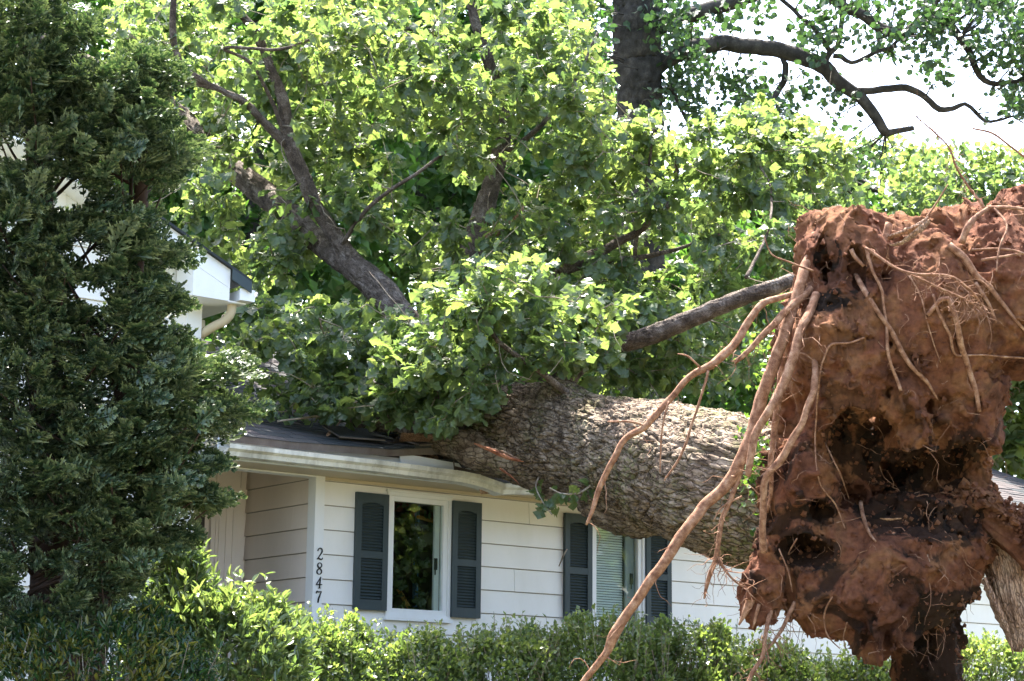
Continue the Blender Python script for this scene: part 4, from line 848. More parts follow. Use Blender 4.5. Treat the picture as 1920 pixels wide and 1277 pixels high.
for pts in ([(1845, 1085, 13.1, 10), (1868, 1140, 13.05, 13), (1890, 1190, 13.05, 9), (1900, 1228, 13.05, 1)], [(1640, 452, 13.0, 3), (1680, 440, 12.95, 10), (1720, 424, 12.95, 12), (1740, 408, 13.0, 5)], [(1655, 462, 12.95, 2), (1690, 455, 12.85, 6), (1722, 432, 12.85, 9), (1742, 415, 12.9, 6)], [(905, 450, 18.2, 9), (950, 425, 18.0, 9), (975, 400, 17.9, 6), (982, 385, 17.9, 1)], [(925, 440, 18.1, 4), (960, 405, 17.9, 4), (968, 388, 17.8, 1)], [(1628, 436, 13.1, 2), (1650, 444, 13.05, 6), (1675, 448, 13.0, 4)], [(1738, 1040, 12.95, 5), (1742, 1060, 12.93, 8), (1752, 1078, 12.93, 3)], [(1752, 1050, 12.95, 2), (1745, 1070, 12.92, 5), (1738, 1082, 12.92, 2)], [(1650, 972, 12.9, 2), (1668, 974, 12.85, 5), (1690, 972, 12.85, 2)]):
    shard(pts, 'wood', 'splinter', oak)

# ------------------------------------------------------------------ leaves
def oak_leaf(var):
    pts = [(0.012, 0.0), (0.15, 0.20), (0.10, 0.31), (0.28, 0.44), (0.16, 0.56), (0.31, 0.70), (0.19, 0.85), (0.0, 1.0)]
    pts = np.array(pts); pts[:, 0] *= 1.15 + 0.15 * var; V = []
    for x, y in pts: V += [(x, y), (0, y), (-x, y)]
    V = np.array(V)
    if var % 2: V[0::3, 1] += 0.03 * np.array([0, 1, -1, 1, -1, 1, 0, 0])
    z = 0.28 * np.abs(V[:, 0]) * (1 if var < 2 else -0.5) - (0.22 + 0.1 * var) * V[:, 1] ** 2 + 0.05 * np.sin(V[:, 0] * 22 + var) * (np.abs(V[:, 0]) > 0.05)
    V = np.column_stack([V, z]); Fq = []
    for q in range(len(pts) - 1):
        a = q * 3; Fq += [[a + 1, a, a + 3, a + 4], [a + 2, a + 1, a + 4, a + 5]]
    return V, [np.array(Fq)]
LEAF = [oak_leaf(v) for v in range(3)]
def poly_in(px, py, poly):
    poly = np.array(poly, float); r = np.zeros(len(px), bool); j = len(poly) - 1
    for i in range(len(poly)):
        xi, yi = poly[i]; xj, yj = poly[j]; c = ((yi > py) != (yj > py)) & (px < (xj - xi) * (py - yi) / (yj - yi + 1e-9) + xi); r ^= c; j = i
    return r
def sample_region(poly, n, d0, d1, nfreq=0.012, thr=-0.25, seed=0, thin=1.0):
    poly = np.array(poly, float); a, b = poly.min(0), poly.max(0); out = []
    while sum(len(o) for o in out) < n:
        q = rng.random((n * 3, 2)) * (b - a) + a; d = d0 + (d1 - d0) * rng.random(n * 3)
        k = poly_in(q[:, 0], q[:, 1], poly); q = q[k]; d = d[k]
        nz = fbm(np.column_stack([q * nfreq, d * 0.8 + seed]), 3); k = nz > thr; q = q[k]; d = d[k]
        out.append(np.column_stack([q, d]))
    return np.vstack(out)[:n]
def under_roof(p):
    r = p - W0; s = r @ HD; n = r @ HN
    return ((n < ROOF_N + 0.05) & (n > RIDGE_N - 4) & (s > -1.3) & (p[:, 2] < roof_z(np.maximum(n, 2 * RIDGE_N - n)) + 0.08)) | ((s < -0.9) & (n < 0.4) & (n > -6) & (p[:, 2] < EZ + (ES - s) * RP + 0.1) & (s > -9))
nodes = []
for L in limbs + [trunk_pts[4:]]:
    a = np.array(L, float); c = spline(np.column_stack([Pm(a[:, :3]), a[:, 3:4] * a[:, 2:3] / FPX]), 0.10); nodes.append(c)
nodes = np.vstack(nodes)
crown = np.vstack([
    sample_region([(180, 20), (320, -40), (900, -40), (1110, -20), (1120, 120), (1210, 190), (1280, 290), (1180, 330), (1000, 300), (700, 420), (420, 330), (300, 260), (210, 200)], 700, 17.2, 21.0, nfreq=0.02, seed=1, thr=-0.16),
    sample_region([(330, 300), (500, 330), (760, 380), (900, 420), (1080, 300), (1300, 270), (1440, 330), (1530, 400), (1500, 560), (1440, 690), (1160, 740), (1080, 720), (900, 640), (800, 520), (640, 460), (470, 560), (380, 560), (340, 430)], 540, 17.3, 20.5, nfreq=0.02, seed=2, thr=-0.2),
    sample_region([(840, 500), (1000, 480), (1130, 540), (1120, 640), (1010, 705), (940, 740), (860, 800), (730, 770), (690, 660), (780, 600)], 185, 15.0, 17.2, nfreq=0.03, seed=3, thr=-0.12),
    sample_region([(1060, 540), (1210, 560), (1190, 640), (1090, 690)], 22, 15.7, 16.4, seed=13, thr=-1), sample_region([(1390, 440), (1520, 440), (1500, 520), (1400, 500)], 12, 16.8, 17.6, seed=14, thr=-1), sample_region([(560, 740), (860, 740), (850, 795), (700, 790), (600, 770)], 18, 15.9, 16.3, seed=15, thr=-1),
    sample_region([(400, 560), (520, 560), (700, 560), (860, 620), (880, 740), (760, 770), (600, 755), (440, 745), (400, 660)], 165, 15.9, 17.9, nfreq=0.03, seed=4, thr=-0.08),
    sample_region([(440, 740), (560, 750), (580, 775), (500, 785), (440, 780)], 7, 15.9, 16.3, seed=5, thr=-1),
    sample_region([(1060, 560), (1250, 540), (1400, 620), (1420, 740), (1260, 760), (1180, 730), (1080, 660)], 85, 16.6, 18.2, seed=6, thr=-0.3),
    sample_region([(1240, 240), (1420, 190), (1560, 260), (1640, 330), (1600, 400), (1480, 420), (1300, 380)], 90, 17.6, 19.5, seed=8, thr=-0.1),
])
for vx, vy, va, vb, vd in [(752, 330, 95, 80, 17), (1062, 590, 55, 60, 16.2), (470, 660, 45, 40, 16.2), (880, 425, 45, 40, 15), (450, 330, 40, 35, 17), (1395, 425, 35, 28, 15), (1250, 480, 45, 35, 16), (1010, 250, 40, 40, 17), (1330, 700, 50, 35, 16)]:
    kq = (((crown[:, 0] - vx) / va) ** 2 + ((crown[:, 1] - vy) / vb) ** 2 > 1) | (crown[:, 2] < vd) | (rng.random(len(crown)) < .12); crown = crown[kq]
cw = Pm(crown); ok = ~under_roof(cw); cw = cw[ok]
dmin = np.array([np.linalg.norm(nodes[:, :3] - c, axis=1).min() for c in cw]); cw = cw[np.argsort(dmin)]
nd = nodes[:, :3].copy(); nd = list(nd); NDA = np.zeros((60000, 3)); NDA[:len(nd)] = nd; cnt = len(nd)
tw = MB(); LP, LD, LN, LS = [], [], [], []
for c in cw:
    dd = NDA[:cnt] - c; di = np.einsum('ij,ij->i', dd, dd); a = NDA[di.argmin()].copy(); L = np.sqrt(di.min())
    if L > 2.3: continue
    mid = (a + c) / 2 + rng.normal(0, 0.10 * L + 0.01, 3) + np.array([0, 0, 0.08 * L]); pts = np.array([a, mid, c]); r0 = min(0.0035 + 0.009 * L, 0.014)
    V, Fc = tube(pts, [r0, r0 * 0.75, 0.0028], 5, 0.12, wob=0.02); tw.add(V, Fc)
    sp = spline(pts, 0.08)[1:]; NDA[cnt:cnt + len(sp)] = sp; cnt += len(sp)
    d = norm(c - mid); k = rng.integers(13, 20)
    for q in range(k):
        t = random.random() ** 1.4 * 0.30; base = c - d * t + rng.normal(0, 0.012, 3)
        v = norm(d * 0.55 + rng.normal(0, 0.75, 3) + np.array([0, 0, -0.30])); LP.append(base + v * 0.03); LD.append(v); LN.append(norm(np.array([0, 0, 1.0]) + rng.normal(0, 0.6, 3))); LS.append(random.uniform(0.085, 0.158))
for q in range(170):
    o = NDA[rng.integers(cnt)]; d = norm(rng.normal(0, 1, 3) + [0, -.5, .2]); L = rng.uniform(.3, .9); p = [o]
    for k_2 in range(5): d = norm(d + rng.normal(0, .22, 3)); p.append(p[-1] + d * L / 5)
    tw.add(*tube(np.array(p), np.linspace(.006, .002, 6), 4, .12))
tw.build('twigs', M['twig'], oak, smooth=True, kind='stuff')
# small sprigs in front of the wall and on the shutter, leaves caught on the roof edge
sm = [([(1120, 900, 15.0, 2), (1085, 925, 14.9, 2), (1050, 925, 14.9, 1.5), (1030, 915, 14.9, 1.5)], 16), ([(1010, 895, 15.5, 2), (1005, 915, 15.3, 1.5), (1020, 945, 15.1, 1.2), (1035, 965, 15.0, 1.2)], 16), ([(1063, 1030, 17.3, 1.5), (1055, 1045, 17.2, 1.5), (1048, 1062, 17.2, 1)], 4), ([(600, 780, 16.2, 3), (560, 785, 16.0, 2), (520, 790, 15.9, 2)], 14)]
for pts, k in sm:
    V, Fc = px_tube(pts, 5, 0.05); tag(put('twig', mk('twig', V, Fc, M['twig'], True), oak)); a = Pm(np.array(pts)[:, :3])
    for q in range(k):
        t = random.random() * (len(a) - 1); i_ = min(int(t), len(a) - 2); o = a[i_] + (a[i_ + 1] - a[i_]) * (t - i_); v = norm(rng.normal(0, 1, 3) + np.array([0, 0, -0.9])); LP.append(o); LD.append(v); LN.append(norm(rng.normal(0, 1, 3) + np.array([0, -1, 0.4]))); LS.append(random.uniform(0.07, 0.13))
for q in range(230):                             # twig ends that came through the ceiling, behind the left window
    LP.append(H(rng.uniform(.80, 1.30), rng.uniform(-.45, -.2), rng.uniform(2.5, 3.55))); LD.append(norm(rng.normal(0, 1, 3) + [0, 0, -.6])); LN.append(norm(rng.normal(0, 1, 3) + [0, -1, .4])); LS.append(rng.uniform(.07, .12))
LP, LD, LN, LS = map(np.array, (LP, LD, LN, LS)); keep = ~under_roof(LP + LD * LS[:, None] * 0.5) | (((LP - W0) @ HN > ROOF_N)); keep[-230:] = True; LP, LD, LN, LS = LP[keep], LD[keep], LN[keep], LS[keep]
# leaves do not grow across the face of the bare limbs
ld = (LP - CAM) @ F; lx = 960 + FPX * ((LP - CAM) @ R) / ld; ly = 638.5 - FPX * ((LP - CAM) @ U) / ld; kp = np.ones(len(LP), bool)
for q in (0, 1, 2, 4, 5, 6):
    a = np.array(limbs[q], float); c = spline(a * [.01, .01, 1, 1], .12) * [100, 100, 1, 1]
    for x, y, d, r in c:
        if r < 9 or (q == 0 and y > 600) or (q == 4 and y > 345) or (q == 5 and x < 1190) or (q == 6 and x < 1020): continue
        kp &= ~(((lx - x) ** 2 + (ly - y) ** 2 < (r + 9) ** 2) & (ld < d + .1) & (rng.random(len(LP)) < .13))
LP, LD, LN, LS = LP[kp], LD[kp], LN[kp], LS[kp]
LR = frame_from(LD, LN); tone = np.clip(0.5 + 0.25 * fbm(LP * 1.3, 2) + rng.normal(0, 0.18, len(LP)), 0, 1); var = rng.integers(0, 3, len(LP))
dep = (LP - CAM) @ F; size = LS / dep; vis = dep < 16.3; order = np.argsort(-(size + np.where(vis, 1, 0))); big = np.zeros(len(LP), bool); big[order[:295]] = True
lm = [mk('leaf', v, f_, M['oakleaf'], False, {'tone': np.full(len(v), 0.55)}) for v, f_ in LEAF]
for q in np.where(big)[0]:
    Mx = Matrix.Identity(4); r3 = LR[q] * LS[q]
    for a in range(3):
        for b in range(3): Mx[a][b] = r3[a, b]
        Mx[a][3] = LP[q][a]
    put('leaf', lm[var[q]], oak, Mx)
allm = MB(); nb = ~big
for v in range(3):
    k = nb & (var == v); tv, tf_ = LEAF[v]; n = len(LP[k]); K = len(tv)
    VV = np.einsum('nij,kj->nki', LR[k], tv) * LS[k][:, None, None] + LP[k][:, None]; FF = (tf_[0][None] + (np.arange(n) * K)[:, None, None]).reshape(-1, 4)
    allm.add(VV.reshape(-1, 3), FF, np.repeat(tone[k], K))
allm.build('foliage', M['oakleaf'], oak, kind='stuff')
print('oak leaves', len(LP))
# ivy where trunk meets roots
IV = np.array([(0, 0, 0), (.35, .15, .05), (.45, .5, .08), (.12, .55, 0), (0, 1, -.1), (-.12, .55, 0), (-.45, .5, .08), (-.35, .15, .05)], float); IF = [np.array([[0, 1, 2, 3], [0, 5, 6, 7]]), np.array([[0, 3, 4], [0, 4, 5]])]
def near(px, py, spx, d0, d1, n, sy=None):
    return Pm(np.column_stack([rng.normal(px, spx, n), rng.normal(py, sy or spx, n), rng.uniform(d0, d1, n)]))
ip = np.vstack([near(1418, 880, 12, 13.35, 13.6, 110, 45), near(1408, 830, 14, 13.3, 13.6, 60, 30), near(1452, 700, 22, 13.3, 13.7, 90, 40), near(1430, 640, 26, 13.4, 13.8, 50, 20)])
n = len(ip); put('ivy_leaves', scatter('ivy_leaves', IV, IF, M['ivy'], ip, frame_from(norm(rng.normal(0, 1, (n, 3)) + [0, 0, -.6]), norm(rng.normal(0, .7, (n, 3)) + [0, -1, .6])), rng.uniform(.035, .065, n), rng.random(n)), oak, kind='stuff')

# ------------------------------------------------------------------ standing trees
LF4 = np.array([(0, 0, 0), (.36, .5, .1), (0, 1, -.08), (-.36, .5, .1)], float); LF4F = [np.array([[0, 1, 2, 3]])]; LF6F = [np.array([[0, 1, 2, 3], [0, 3, 4, 5]])]; LR6 = np.array([(0, 0, 0), (.42, .30, .06), (.40, .68, .05), (0, 1, -.1), (-.40, .68, .05), (-.42, .30, .06)], float)
def woody(name, label, pts_list, m, group=None, loc=None, cat='tree', leaves=None, lmat='bgleaf', lsize=(.1, .16), barkamp=True):
    t = thing(name, label, cat, loc, group)
    for q, (nm, pts, segs) in enumerate(pts_list):
        a = np.array(pts, float); V, Fc = tube(Pm(a[:, :3]), a[:, 3] * a[:, 2] / FPX, segs, 0.06 if segs < 40 else 0.03, wob=0.03, rfun=bark_fun(q + 2., 0.03, 0.25, 0.05, 0.08) if segs >= 40 else None)
        put(nm, mk(nm, V, Fc, M[m], True), t)
    if leaves is not None:
        n = len(leaves); d = norm(rng.normal(0, 1, (n, 3)) + [0, 0, -.35]); nn = norm(rng.normal(0, .7, (n, 3)) + [0, 0, 1])
        put('crown', scatter('crown', LR6 if lmat == 'silleaf' else LF4, LF6F if lmat == 'silleaf' else LF4F, M[lmat], leaves, frame_from(d, nn), rng.uniform(*lsize, n), np.clip(.5 + .3 * fbm(leaves * .6, 2) + rng.normal(0, .15, n), 0, 1)), t, kind='stuff')
    return t
D1 = 24.0
big_l = [('trunk', [(1200, 1600, D1, 48), (1200, 1100, D1, 45), (1203, 600, D1, 42), (1203, 330, D1, 40), (1200, 210, D1, 41), (1196, 100, D1, 44), (1196, -80, D1, 46)], 90)]
for L in ([(1205, 150, D1, 20), (1235, 122, D1, 17), (1290, 92, D1, 14), (1330, 85, D1, 15), (1370, 82, D1, 15), (1450, 93, D1, 15), (1530, 117, D1, 15), (1580, 160, D1, 13), (1620, 190, D1, 11), (1645, 225, D1, 10), (1662, 250, D1, 9)],
          [(1660, 250, D1, 8), (1680, 248, D1, 6), (1712, 240, D1, 5)], [(1605, 172, D1, 7), (1650, 168, D1, 7), (1700, 165, D1, 7), (1735, 182, D1, 6), (1760, 205, D1, 6), (1790, 203, D1, 5), (1808, 196, D1, 4), (1830, 212, D1, 4), (1858, 230, D1, 3), (1900, 219, D1, 2)],
          [(1205, 80, D1, 22), (1240, 45, D1, 17), (1300, 26, D1, 15), (1350, 12, D1, 14), (1410, -8, D1, 12), (1480, -20, D1, 11), (1560, -5, D1, 10), (1590, 18, D1, 10), (1624, 33, D1, 10), (1655, 54, D1, 10), (1698, 60, D1, 10), (1734, 36, D1, 8), (1782, 50, D1, 8), (1815, 92, D1, 7), (1838, 143, D1, 6), (1868, 158, D1, 5), (1925, 145, D1, 4)],
          [(1546, 118, D1, 6), (1556, 97, D1, 6), (1572, 84, D1, 5), (1577, 60, D1, 5), (1580, 20, D1, 5), (1586, -10, D1, 5)], [(1556, 97, D1, 5), (1536, 70, D1, 5), (1515, 45, D1, 4), (1490, 20, D1, 4), (1462, -5, D1, 4)],
          [(1562, 104, D1, 5), (1580, 106, D1, 5), (1597, 117, D1, 4), (1638, 100, D1, 4), (1665, 88, D1, 3.5), (1698, 68, D1, 3), (1750, 64, D1, 2)], [(1462, 108, D1, 3), (1473, 120, D1, 6), (1470, 150, D1, 6), (1450, 190, D1, 6), (1426, 240, D1, 6)],
          [(1640, 98, D1, 2.5), (1648, 75, D1, 2.5), (1670, 55, D1, 2)], [(1742, 36, D1, 4), (1755, 10, D1, 4), (1762, -10, D1, 3)], [(1260, 170, D1, 3), (1290, 230, D1, 3), (1320, 285, D1, 2.5)]):
    big_l.append(('branch', L, 14))
def clumps(polys, per, spread):
    out = []
    for poly, n, d0, d1, thr, sd in polys:
        c = sample_region(poly, n, d0, d1, 0.02, thr, sd); w_ = Pm(c); k = rng.integers(per[0], per[1], len(w_)); out.append(np.repeat(w_, k, 0) + rng.normal(0, spread, (k.sum(), 3)))
    return np.vstack(out)
bl = clumps([([(1160, -60), (1460, -60), (1440, 40), (1380, 70), (1300, 140), (1240, 110), (1150, 40)], 60, 22.8, 25, .0, 1), ([(1235, 130), (1330, 110), (1440, 150), (1500, 130), (1580, 170), (1590, 240), (1540, 330), (1640, 260), (1640, 330), (1400, 380), (1240, 360), (1200, 220)], 120, 22.8, 25, 0.05, 2),
            ([(1600, -40), (1960, -40), (1960, 200), (1860, 190), (1800, 140), (1740, 150), (1730, 60), (1620, 40)], 120, 22.8, 25.2, .02, 3), ([(1620, 60), (1720, 70), (1700, 150), (1640, 130)], 9, 23, 25, -1, 4), ([(1480, 20), (1600, 10), (1570, 90), (1480, 90)], 14, 23, 25, -.2, 5),
            ([(1060, -40), (1150, -30), (1140, 60), (1090, 130), (1150, 170), (1080, 160)], 22, 23, 25, 0, 6), ([(1480, -60), (1960, -60), (1960, 0), (1480, 0)], 40, 22.8, 25, -.2, 7)], (12, 26), 0.115)
bigtree = woody('standing_tree', 'tall dark standing tree with long curved limbs against the white sky', big_l, 'darkbark', loc=P(1200, 1600, D1), leaves=bl, lmat='silleaf', lsize=(.065, .11))
sb = MB(); bn = np.vstack([spline(Pm(np.array(q[1])[:, :3]), .15) for q in big_l])
for c in bl[::18]:
    a = bn[np.argmin(((bn - c) ** 2).sum(1))]; L = np.linalg.norm(a - c)
    if L < 1.6: sb.add(*tube(np.array([a, (a + c) / 2 + rng.normal(0, .08, 3), c]), [.012, .008, .004], 4, .2))
sb.build('twigs', M['darkbark'], bigtree, kind='stuff')

def bgtree(px, py, d, rx, ry, n, label, trunk_px=20, group='woodland trees behind the house', thr=-0.15, ls=(.16, .26), sd=0, lmat='bgleaf'):
    th = rng.random(n * 4) * 2 * pi; cz = rng.uniform(-1, 1, n * 4); rad = rng.uniform(0.35, 1.0, n * 4) ** (1 / 2.2); st = np.sqrt(1 - cz ** 2)
    u = np.column_stack([rad * st * np.cos(th), rad * cz, rad * st * np.sin(th)]); lump = fbm(u * 2.4 + sd * 3.1, 3); u *= (1 + 0.35 * lump)[:, None]
    k = (fbm(u * 5 + sd, 2) > thr); u = u[k][:n]; m_ = d * S
    p = P(px, py, d) + (u[:, :1] * rx * m_) * R + (u[:, 1:2] * ry * m_) * np.array([0, 0, 1]) + (u[:, 2:3] * rx * m_ * 0.8) * np.array([0, 1., 0])
    base = P(px, py, d); gz = ground_z(0, base[1]); yb = 638.5 + (1.6 + d * F[2] - gz) / (d * S) / U[2]
    pl = [('trunk', [(px, min(yb, 1700), d, trunk_px), (px + 10, 1200, d, trunk_px * .9), (px - 8, py + ry * .5, d, trunk_px * .7), (px + 6, py, d, trunk_px * .5), (px, py - ry * .7, d, trunk_px * .2)], 12)]
    for q in range(7):
        a = random.random() * 2 * pi; y0 = py + ry * random.uniform(-.3, .6); pl.append(('branch', [(px, y0, d, trunk_px * .35), (px + rx * .35 * cos(a), y0 - ry * .15, d + .3 * sin(a), trunk_px * .25), (px + rx * .8 * cos(a), y0 - ry * random.uniform(.2, .5), d + .8 * sin(a), trunk_px * .08)], 6))
    return woody('woodland_tree', label, pl, 'darkbark', group, loc=(base[0], base[1], gz), leaves=p, lmat=lmat, lsize=ls)
bgtree(120, 300, 28, 330, 520, 9000, 'dense green tree behind the cypress and the gabled wing', sd=1)
bgtree(480, 250, 27, 300, 480, 10000, 'leafy green tree right behind the gabled wing roof', sd=2)
bgtree(800, 200, 30, 300, 420, 9500, 'leafy tree behind the pale upright broken limb', sd=3)
bgtree(1010, 330, 33, 240, 360, 7500, 'dark tree just left of the tall dark trunk', sd=4, thr=-0.1)
bgtree(700, 520, 33, 420, 330, 9000, 'low spreading tree behind the main roof ridge', sd=5)
bgtree(1250, 620, 30, 260, 260, 6500, 'shady tree behind the lower right limb of the oak', sd=6)
bgtree(1560, 620, 34, 300, 250, 6500, 'tree rising behind the root plate', sd=7)
bgtree(1480, 360, 36, 160, 110, 3000, 'light airy treetop seen above the fallen oak', 12, sd=8, thr=-0.02, ls=(.14, .22), lmat='silleaf')
bgtree(1840, 420, 30, 190, 165, 2700, 'green treetop above the right end of the root plate', 14, sd=9, thr=0.0, ls=(.12, .19), lmat='oakleaf')
bgtree(1650, 400, 33, 190, 150, 3200, 'airy treetop seen between the bare hanging limb and the root plate', 12, sd=18, thr=-0.02, ls=(.13, .2), lmat='oakleaf')
bgtree(1960, 700, 27, 210, 230, 6000, 'bright green tree beyond the right end of the roof', 16, sd=10, lmat='oakleaf')

for q, (x_, y_) in enumerate(((17, 7), (20, 13), (15, 1))):
    t = thing('yard_tree', ('broad', 'tall', 'low')[q] + ' leafy tree across the yard, mirrored in the window panes', 'tree', (x_, y_, 1.0))
    n = 14000; u = norm(rng.normal(0, 1, (n, 3))) * rng.uniform(.3, 1, (n, 1)) ** .5; u *= 1 + .3 * fbm(u * 2 + q * 9, 2)[:, None]; p = u * [4.2, 4.2, 4.5] + [x_, y_, 5.2]; p = p[p[:, 2] > 1.2]; n = len(p)
    put('crown', scatter('crown', LF4, LF4F, M['oakleaf'], p, frame_from(norm(rng.normal(0, 1, (n, 3))), norm(rng.normal(0, .7, (n, 3)) + [0, 0, 1])), rng.uniform(.28, .42, n), rng.random(n)), t, kind='stuff')
    V, Fc = tube(np.array([(x_, y_, 0.9), (x_ + .1, y_, 4), (x_, y_ + .1, 7)]), [.28, .2, .1], 12, .3, wob=.03); put('trunk', mk('trunk', V, Fc, M['darkbark'], True), t)

# ------------------------------------------------------------------ cypress on the left
cyp = thing('cypress_tree', 'big dark feathery cypress filling the left edge in front of the wing', 'conifer', P(90, 1277, 12.4) * [1, 1, 0] + [0, 0, 1.35])
def frond_template(seed):
    r_ = np.random.default_rng(seed); V = []; Fc = []; T = []
    def sliver(o, d, w_, L, nrm, t0, t1):
        x = norm(np.cross(d, nrm)) * w_; b = len(V)
        V.extend([o, o + d * L * .45 + x, o + d * L, o + d * L * .45 - x]); T.extend([t0, (t0 + t1) / 2, t1, (t0 + t1) / 2]); Fc.append([b, b + 1, b + 2, b + 3])
    Fc3 = []; up = np.array([0, 0, 1.]); 
    for i in range(5):
        t = (i + .5) / 5; o = np.array([0.04 * sin(t * 3 + seed), t, 0.10 * t * t * -1 + 0.06 * sin(t * 5)]); L = 0.46 * (1 - t) ** .6 + 0.1
        for sd in (-1, 1):
            d = norm(np.array([sd * .85, .75 + .3 * r_.random(), -.12 + .3 * r_.random()])); Lb = L * (.75 + .4 * r_.random())
            for j in range(2):
                q = (j + .4) / 2; oo = o + d * Lb * q; l2 = .15 * (1.1 - q) + .05
                for s2 in (-1, 1):
                    d2 = norm(d + s2 * .8 * np.array([-d[1], d[0], 0]) + r_.normal(0, .15, 3)); sliver(oo, d2, .050, l2, norm(up + r_.normal(0, .35, 3)), q * .4, q * .7 + .2)
            sliver(o, d, .034, Lb * 1.12, norm(up + r_.normal(0, .3, 3)), 0, 1.0)
    sliver(np.array([0, 0, 0.]), np.array([0, 1., 0]), .016, 1.1, up, 0, .6)
    return np.array(V), [np.array(Fc)], np.array(T)
FT = [frond_template(q) for q in range(3)]
outline = [(-60, -60), (150, -60), (165, 20), (150, 90), (215, 130), (285, 110), (300, 170), (345, 220), (370, 285), (345, 340), (290, 370), (300, 420), (312, 470), (325, 520), (315, 600), (350, 650), (420, 690), (430, 770), (410, 800), (370, 850), (390, 930), (350, 960), (330, 1010), (290, 1080), (250, 1150), (150, 1200), (-60, 1277)]
boughs = [(322, 470, 26), (318, 560, 28), (425, 690, 38), (432, 765, 30), (395, 800, 34), (392, 868, 30), (405, 935, 22), (372, 925, 26), (352, 290, 44), (300, 140, 34), (262, 110, 30), (335, 640, 26), (330, 1010, 40), (150, 60, 40), (235, 180, 40)]
bo = np.vstack([np.column_stack([rng.normal(x, r * .55, 34), rng.normal(y, r * .33, 34), rng.uniform(11.5, 12.3, 34)]) for x, y, r in boughs])
cl = np.vstack([bo, sample_region([(-40, 60), (180, 120), (310, 180), (335, 300), (290, 400), (305, 520), (300, 600), (-40, 620)], 900, 11.4, 12.9, 0.02, -0.5, 31), sample_region([(x - 22, y) for x, y in outline], 4600, 11.2, 12.9, 0.016, -0.30, 11), sample_region([(-60, 600), (330, 600), (360, 820), (300, 1050), (150, 1150), (-60, 1250)], 650, 11.3, 12.9, 0.01, -0.5, 12), sample_region([(-60, -60), (140, -60), (160, 80), (200, 200), (100, 260), (-60, 300)], 200, 11.3, 12.8, 0.01, -0.4, 13)])
holes = [(25, 285, 26, 14), (128, 372, 34, 18), (160, 480, 30, 12), (170, 555, 34, 12), (85, 1020, 30, 14), (70, 1100, 24, 22), (262, 365, 12, 12), (225, 340, 14, 10)]
for hx, hy, ha, hb_ in holes: cl = cl[((cl[:, 0] - hx) / (ha + 14)) ** 2 + ((cl[:, 1] - hy) / (hb_ + 16)) ** 2 > 1]
cp_ = Pm(cl); axis = P(80, 600, 12.4)
outw = np.column_stack([cp_[:, 0] - axis[0], (cp_[:, 1] - axis[1]) * 0.8, np.zeros(len(cp_))]); rr_ = np.linalg.norm(outw, axis=1)
dirs = norm(norm(outw) * np.minimum(1, rr_ / .3)[:, None] + rng.normal(0, .38, (len(cp_), 3)) + [0.25, -0.25, 0.28]); n = len(cp_)
hb2 = MB()
for v in range(3):
    k = rng.permutation(n)[v::3] if False else np.arange(v, n, 3)
    tv, tf_, tt = FT[v]; nn = norm(np.array([0, 0, 1.]) + rng.normal(0, .75, (len(k), 3))); sc_ = rng.uniform(.11, .25, len(k))
    me = scatter('foliage', tv, tf_, M['conifer'], cp_[k] - dirs[k] * sc_[:, None] * .5, frame_from(dirs[k], nn), sc_, np.clip(.45 + .25 * fbm(cp_[k], 2) + rng.normal(0, .2, len(k)), 0, 1), tt)
    put('foliage', me, cyp, kind='stuff')
V, Fc = tube(Pm(np.array([(100, 1600, 12.4), (95, 1100, 12.4), (85, 600, 12.4), (60, 100, 12.4), (50, -80, 12.4)])), [.16, .14, .11, .07, .05], 16, .08, wob=.03); put('trunk', mk('trunk', V, Fc, M['redstem'], True), cyp)
V, Fc = tube(Pm(np.array([(140, 1500, 12.2), (200, 1000, 12.1), (250, 600, 12.1), (275, 200, 12.1), (285, 120, 12.1)])), [.10, .08, .06, .03, .01], 12, .08, wob=.03); put('trunk', mk('trunk', V, Fc, M['redstem'], True), cyp)
bs = MB()
for q in range(90):
    c = cp_[rng.integers(n)]; s_ = P(85, 600, 12.4) if random.random() < .6 else P(235, 600, 12.1); a = np.array([s_[0], s_[1], c[2] - random.uniform(.2, .6) - .3 * abs(c[0] - s_[0])]); m_ = (a + c) / 2 + [0, 0, -.06]
    bs.add(*tube(np.array([a, m_, c]), [.014, .009, .004], 5, .12, wob=.02))
bs.build('stems', M['redstem'], cyp, smooth=True, kind='stuff')

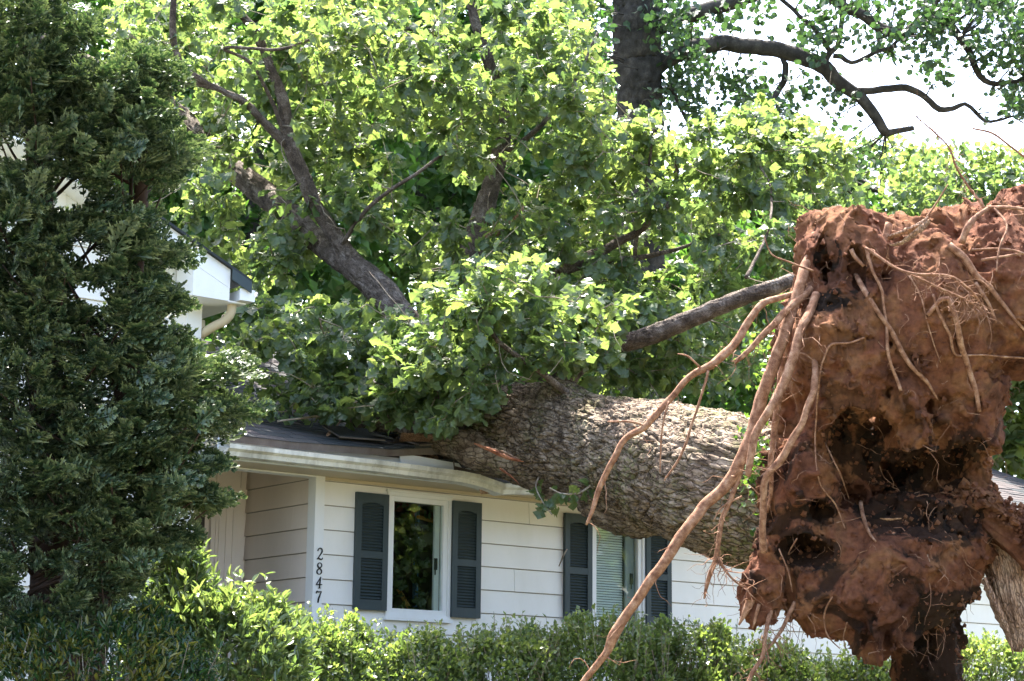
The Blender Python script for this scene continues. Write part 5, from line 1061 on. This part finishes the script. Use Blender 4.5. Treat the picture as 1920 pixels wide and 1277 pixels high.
# ------------------------------------------------------------------ shrubs and hedge
OV = np.array([(0, 0, 0), (.33, .5, .06), (0, 1, -.05), (-.33, .5, .06)], float)
def bush(name, label, cat, px, top, w_, h_px, d, nl, m, ls, tmpl=OV, group=None, dep=.5, sprigs=40, sprig_l=.16, sd=0):
    """rounded bush: leaves in twig clusters in the outer shell, upright sprigs on top"""
    base = P(px, top + h_px, d); gz = float(ground_z(0, base[1])); t = thing(name, label, cat, (base[0], base[1], gz), group)
    m_ = d * S; Hh = P(px, top + 26, d)[2] - gz; rx = w_ * m_ / 2; pos = []; dr = []
    nc = nl // 11
    th = rng.random(nc * 2) * 2 * pi; z = rng.random(nc * 2) ** .6; rad = rng.uniform(.62, 1, nc * 2) ** .5
    shp = np.clip(1 - z ** 4, 0, 1) * .6 + .4
    u = np.column_stack([np.cos(th) * rad * shp, np.sin(th) * rad * shp, z * (.75 + .25 * rad)]); lump = 1 + .16 * fbm(u * 3 + sd * 5, 2); u[:, :2] *= lump[:, None]; u[:, 2] *= 1 + .22 * fbm(np.column_stack([u[:, :2] * 3 + sd, 0 * u[:, 0]]), 2)
    k = np.sin(th) < .55; u = u[k][:nc]
    c = np.column_stack([base[0] + u[:, 0] * rx, base[1] + u[:, 1] * dep, gz + u[:, 2] * Hh])
    o = norm(np.column_stack([u[:, 0], u[:, 1], .5 + u[:, 2]])); rep = 11; st = MB()
    P_ = np.repeat(c, rep, 0) + rng.normal(0, .026, (len(c) * rep, 3)); D_ = norm(np.repeat(o, rep, 0) + rng.normal(0, .7, (len(c) * rep, 3)))
    SPp, SPd = [], []
    for q in range(sprigs):
        a = rng.random() * 2 * pi; r_ = rng.random() ** .5; s0 = np.array([base[0] + cos(a) * r_ * rx * .95, base[1] + sin(a) * r_ * dep * .8, gz + Hh * (.93 - .25 * r_ ** 3)]); L = sprig_l * rng.uniform(.5, 1.2); dv = norm(np.array([rng.normal(0, .25), rng.normal(0, .25), 1]))
        st.add(*tube(np.array([s0 - dv * .25, s0, s0 + dv * L]), [.003, .0025, .0012], 4, .1))
        for j in range(12):
            tt = j / 12; SPp.append(s0 + dv * L * tt); SPd.append(norm(rng.normal(0, .8, 3) + dv * .8))
    for q in range(60):
        e = c[rng.integers(len(c))]; s0 = np.array([base[0] + rng.normal(0, .15) * rx, base[1], gz - .02]); st.add(*tube(np.array([s0, (s0 + e) / 2 + rng.normal(0, .04, 3), e]), [.010, .007, .003], 5, .15))
    if sprigs: P_ = np.vstack([P_, SPp]); D_ = np.vstack([D_, SPd])
    n = len(P_); N_ = norm(rng.normal(0, .6, (n, 3)) + [0, -.25, 1])
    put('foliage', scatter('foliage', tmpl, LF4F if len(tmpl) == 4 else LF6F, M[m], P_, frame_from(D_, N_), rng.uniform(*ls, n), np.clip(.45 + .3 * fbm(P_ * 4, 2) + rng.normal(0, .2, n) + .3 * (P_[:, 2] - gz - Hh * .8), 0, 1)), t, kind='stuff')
    st.build('stems', M['twig'], t, kind='stuff'); return t
HG = 'clipped small-leaved shrubs below the windows'
hs = [(600, 1156, 240, 13.7, 'sunlit small-leaved shrub below the house number', 'hedge'), (775, 1188, 230, 14.0, 'small-leaved shrub under the broken-ceiling window', 'hedge'), (945, 1168, 190, 14.3, 'darkest small-leaved shrub between the two windows', 'yshrub'),
      (1135, 1150, 240, 14.5, 'bright small-leaved shrub under the window with the blind', 'hedge'), (1290, 1166, 230, 14.9, 'small-leaved shrub under the rightmost shutter', 'hedge'), (1430, 1204, 210, 15.3, 'small-leaved shrub left of the hanging roots', 'hedge'),
      (1590, 1226, 230, 15.9, 'small-leaved shrub behind the bottom of the root plate', 'hedge'), (1850, 1195, 250, 16.2, 'small-leaved shrub at the lower right corner beside the broken root', 'hedge')]
for q, (px, top, w_, d, lab, m_) in enumerate(hs): bush('hedge_shrub', lab, 'shrub', px, top, w_ * 1.25, 200, d, 11000, 'hedge', (.030, .052), group=HG, dep=.55, sprigs=130, sprig_l=.24, sd=q)
LZ = np.array([(0, 0, 0), (.13, .3, .05), (.13, .65, .03), (0, 1, -.12), (-.13, .65, .03), (-.13, .3, .05)], float)
bush('bright_shrub', 'bright glossy long-leaved shrub in front of the porch', 'shrub', 400, 1075, 380, 200, 12.9, 9000, 'bright', (.05, .095), tmpl=LZ * [1.3, 1, 1], dep=.5, sprigs=60, sprig_l=.22, sd=21)
bush('bright_shrub', 'glossy long-leaved shrub climbing against the cypress beside the porch', 'shrub', 330, 1000, 130, 300, 12.9, 3200, 'bright', (.05, .09), tmpl=LZ * [1.3, 1, 1], dep=.3, sprigs=24, sprig_l=.16, sd=22)
bush('dark_shrub', 'dark low shrub with some yellow shoots at the lower left corner', 'shrub', 150, 1135, 560, 250, 11.3, 11000, 'yshrub', (.035, .07), tmpl=LZ, dep=.5, sprigs=26, sprig_l=.14, sd=23)
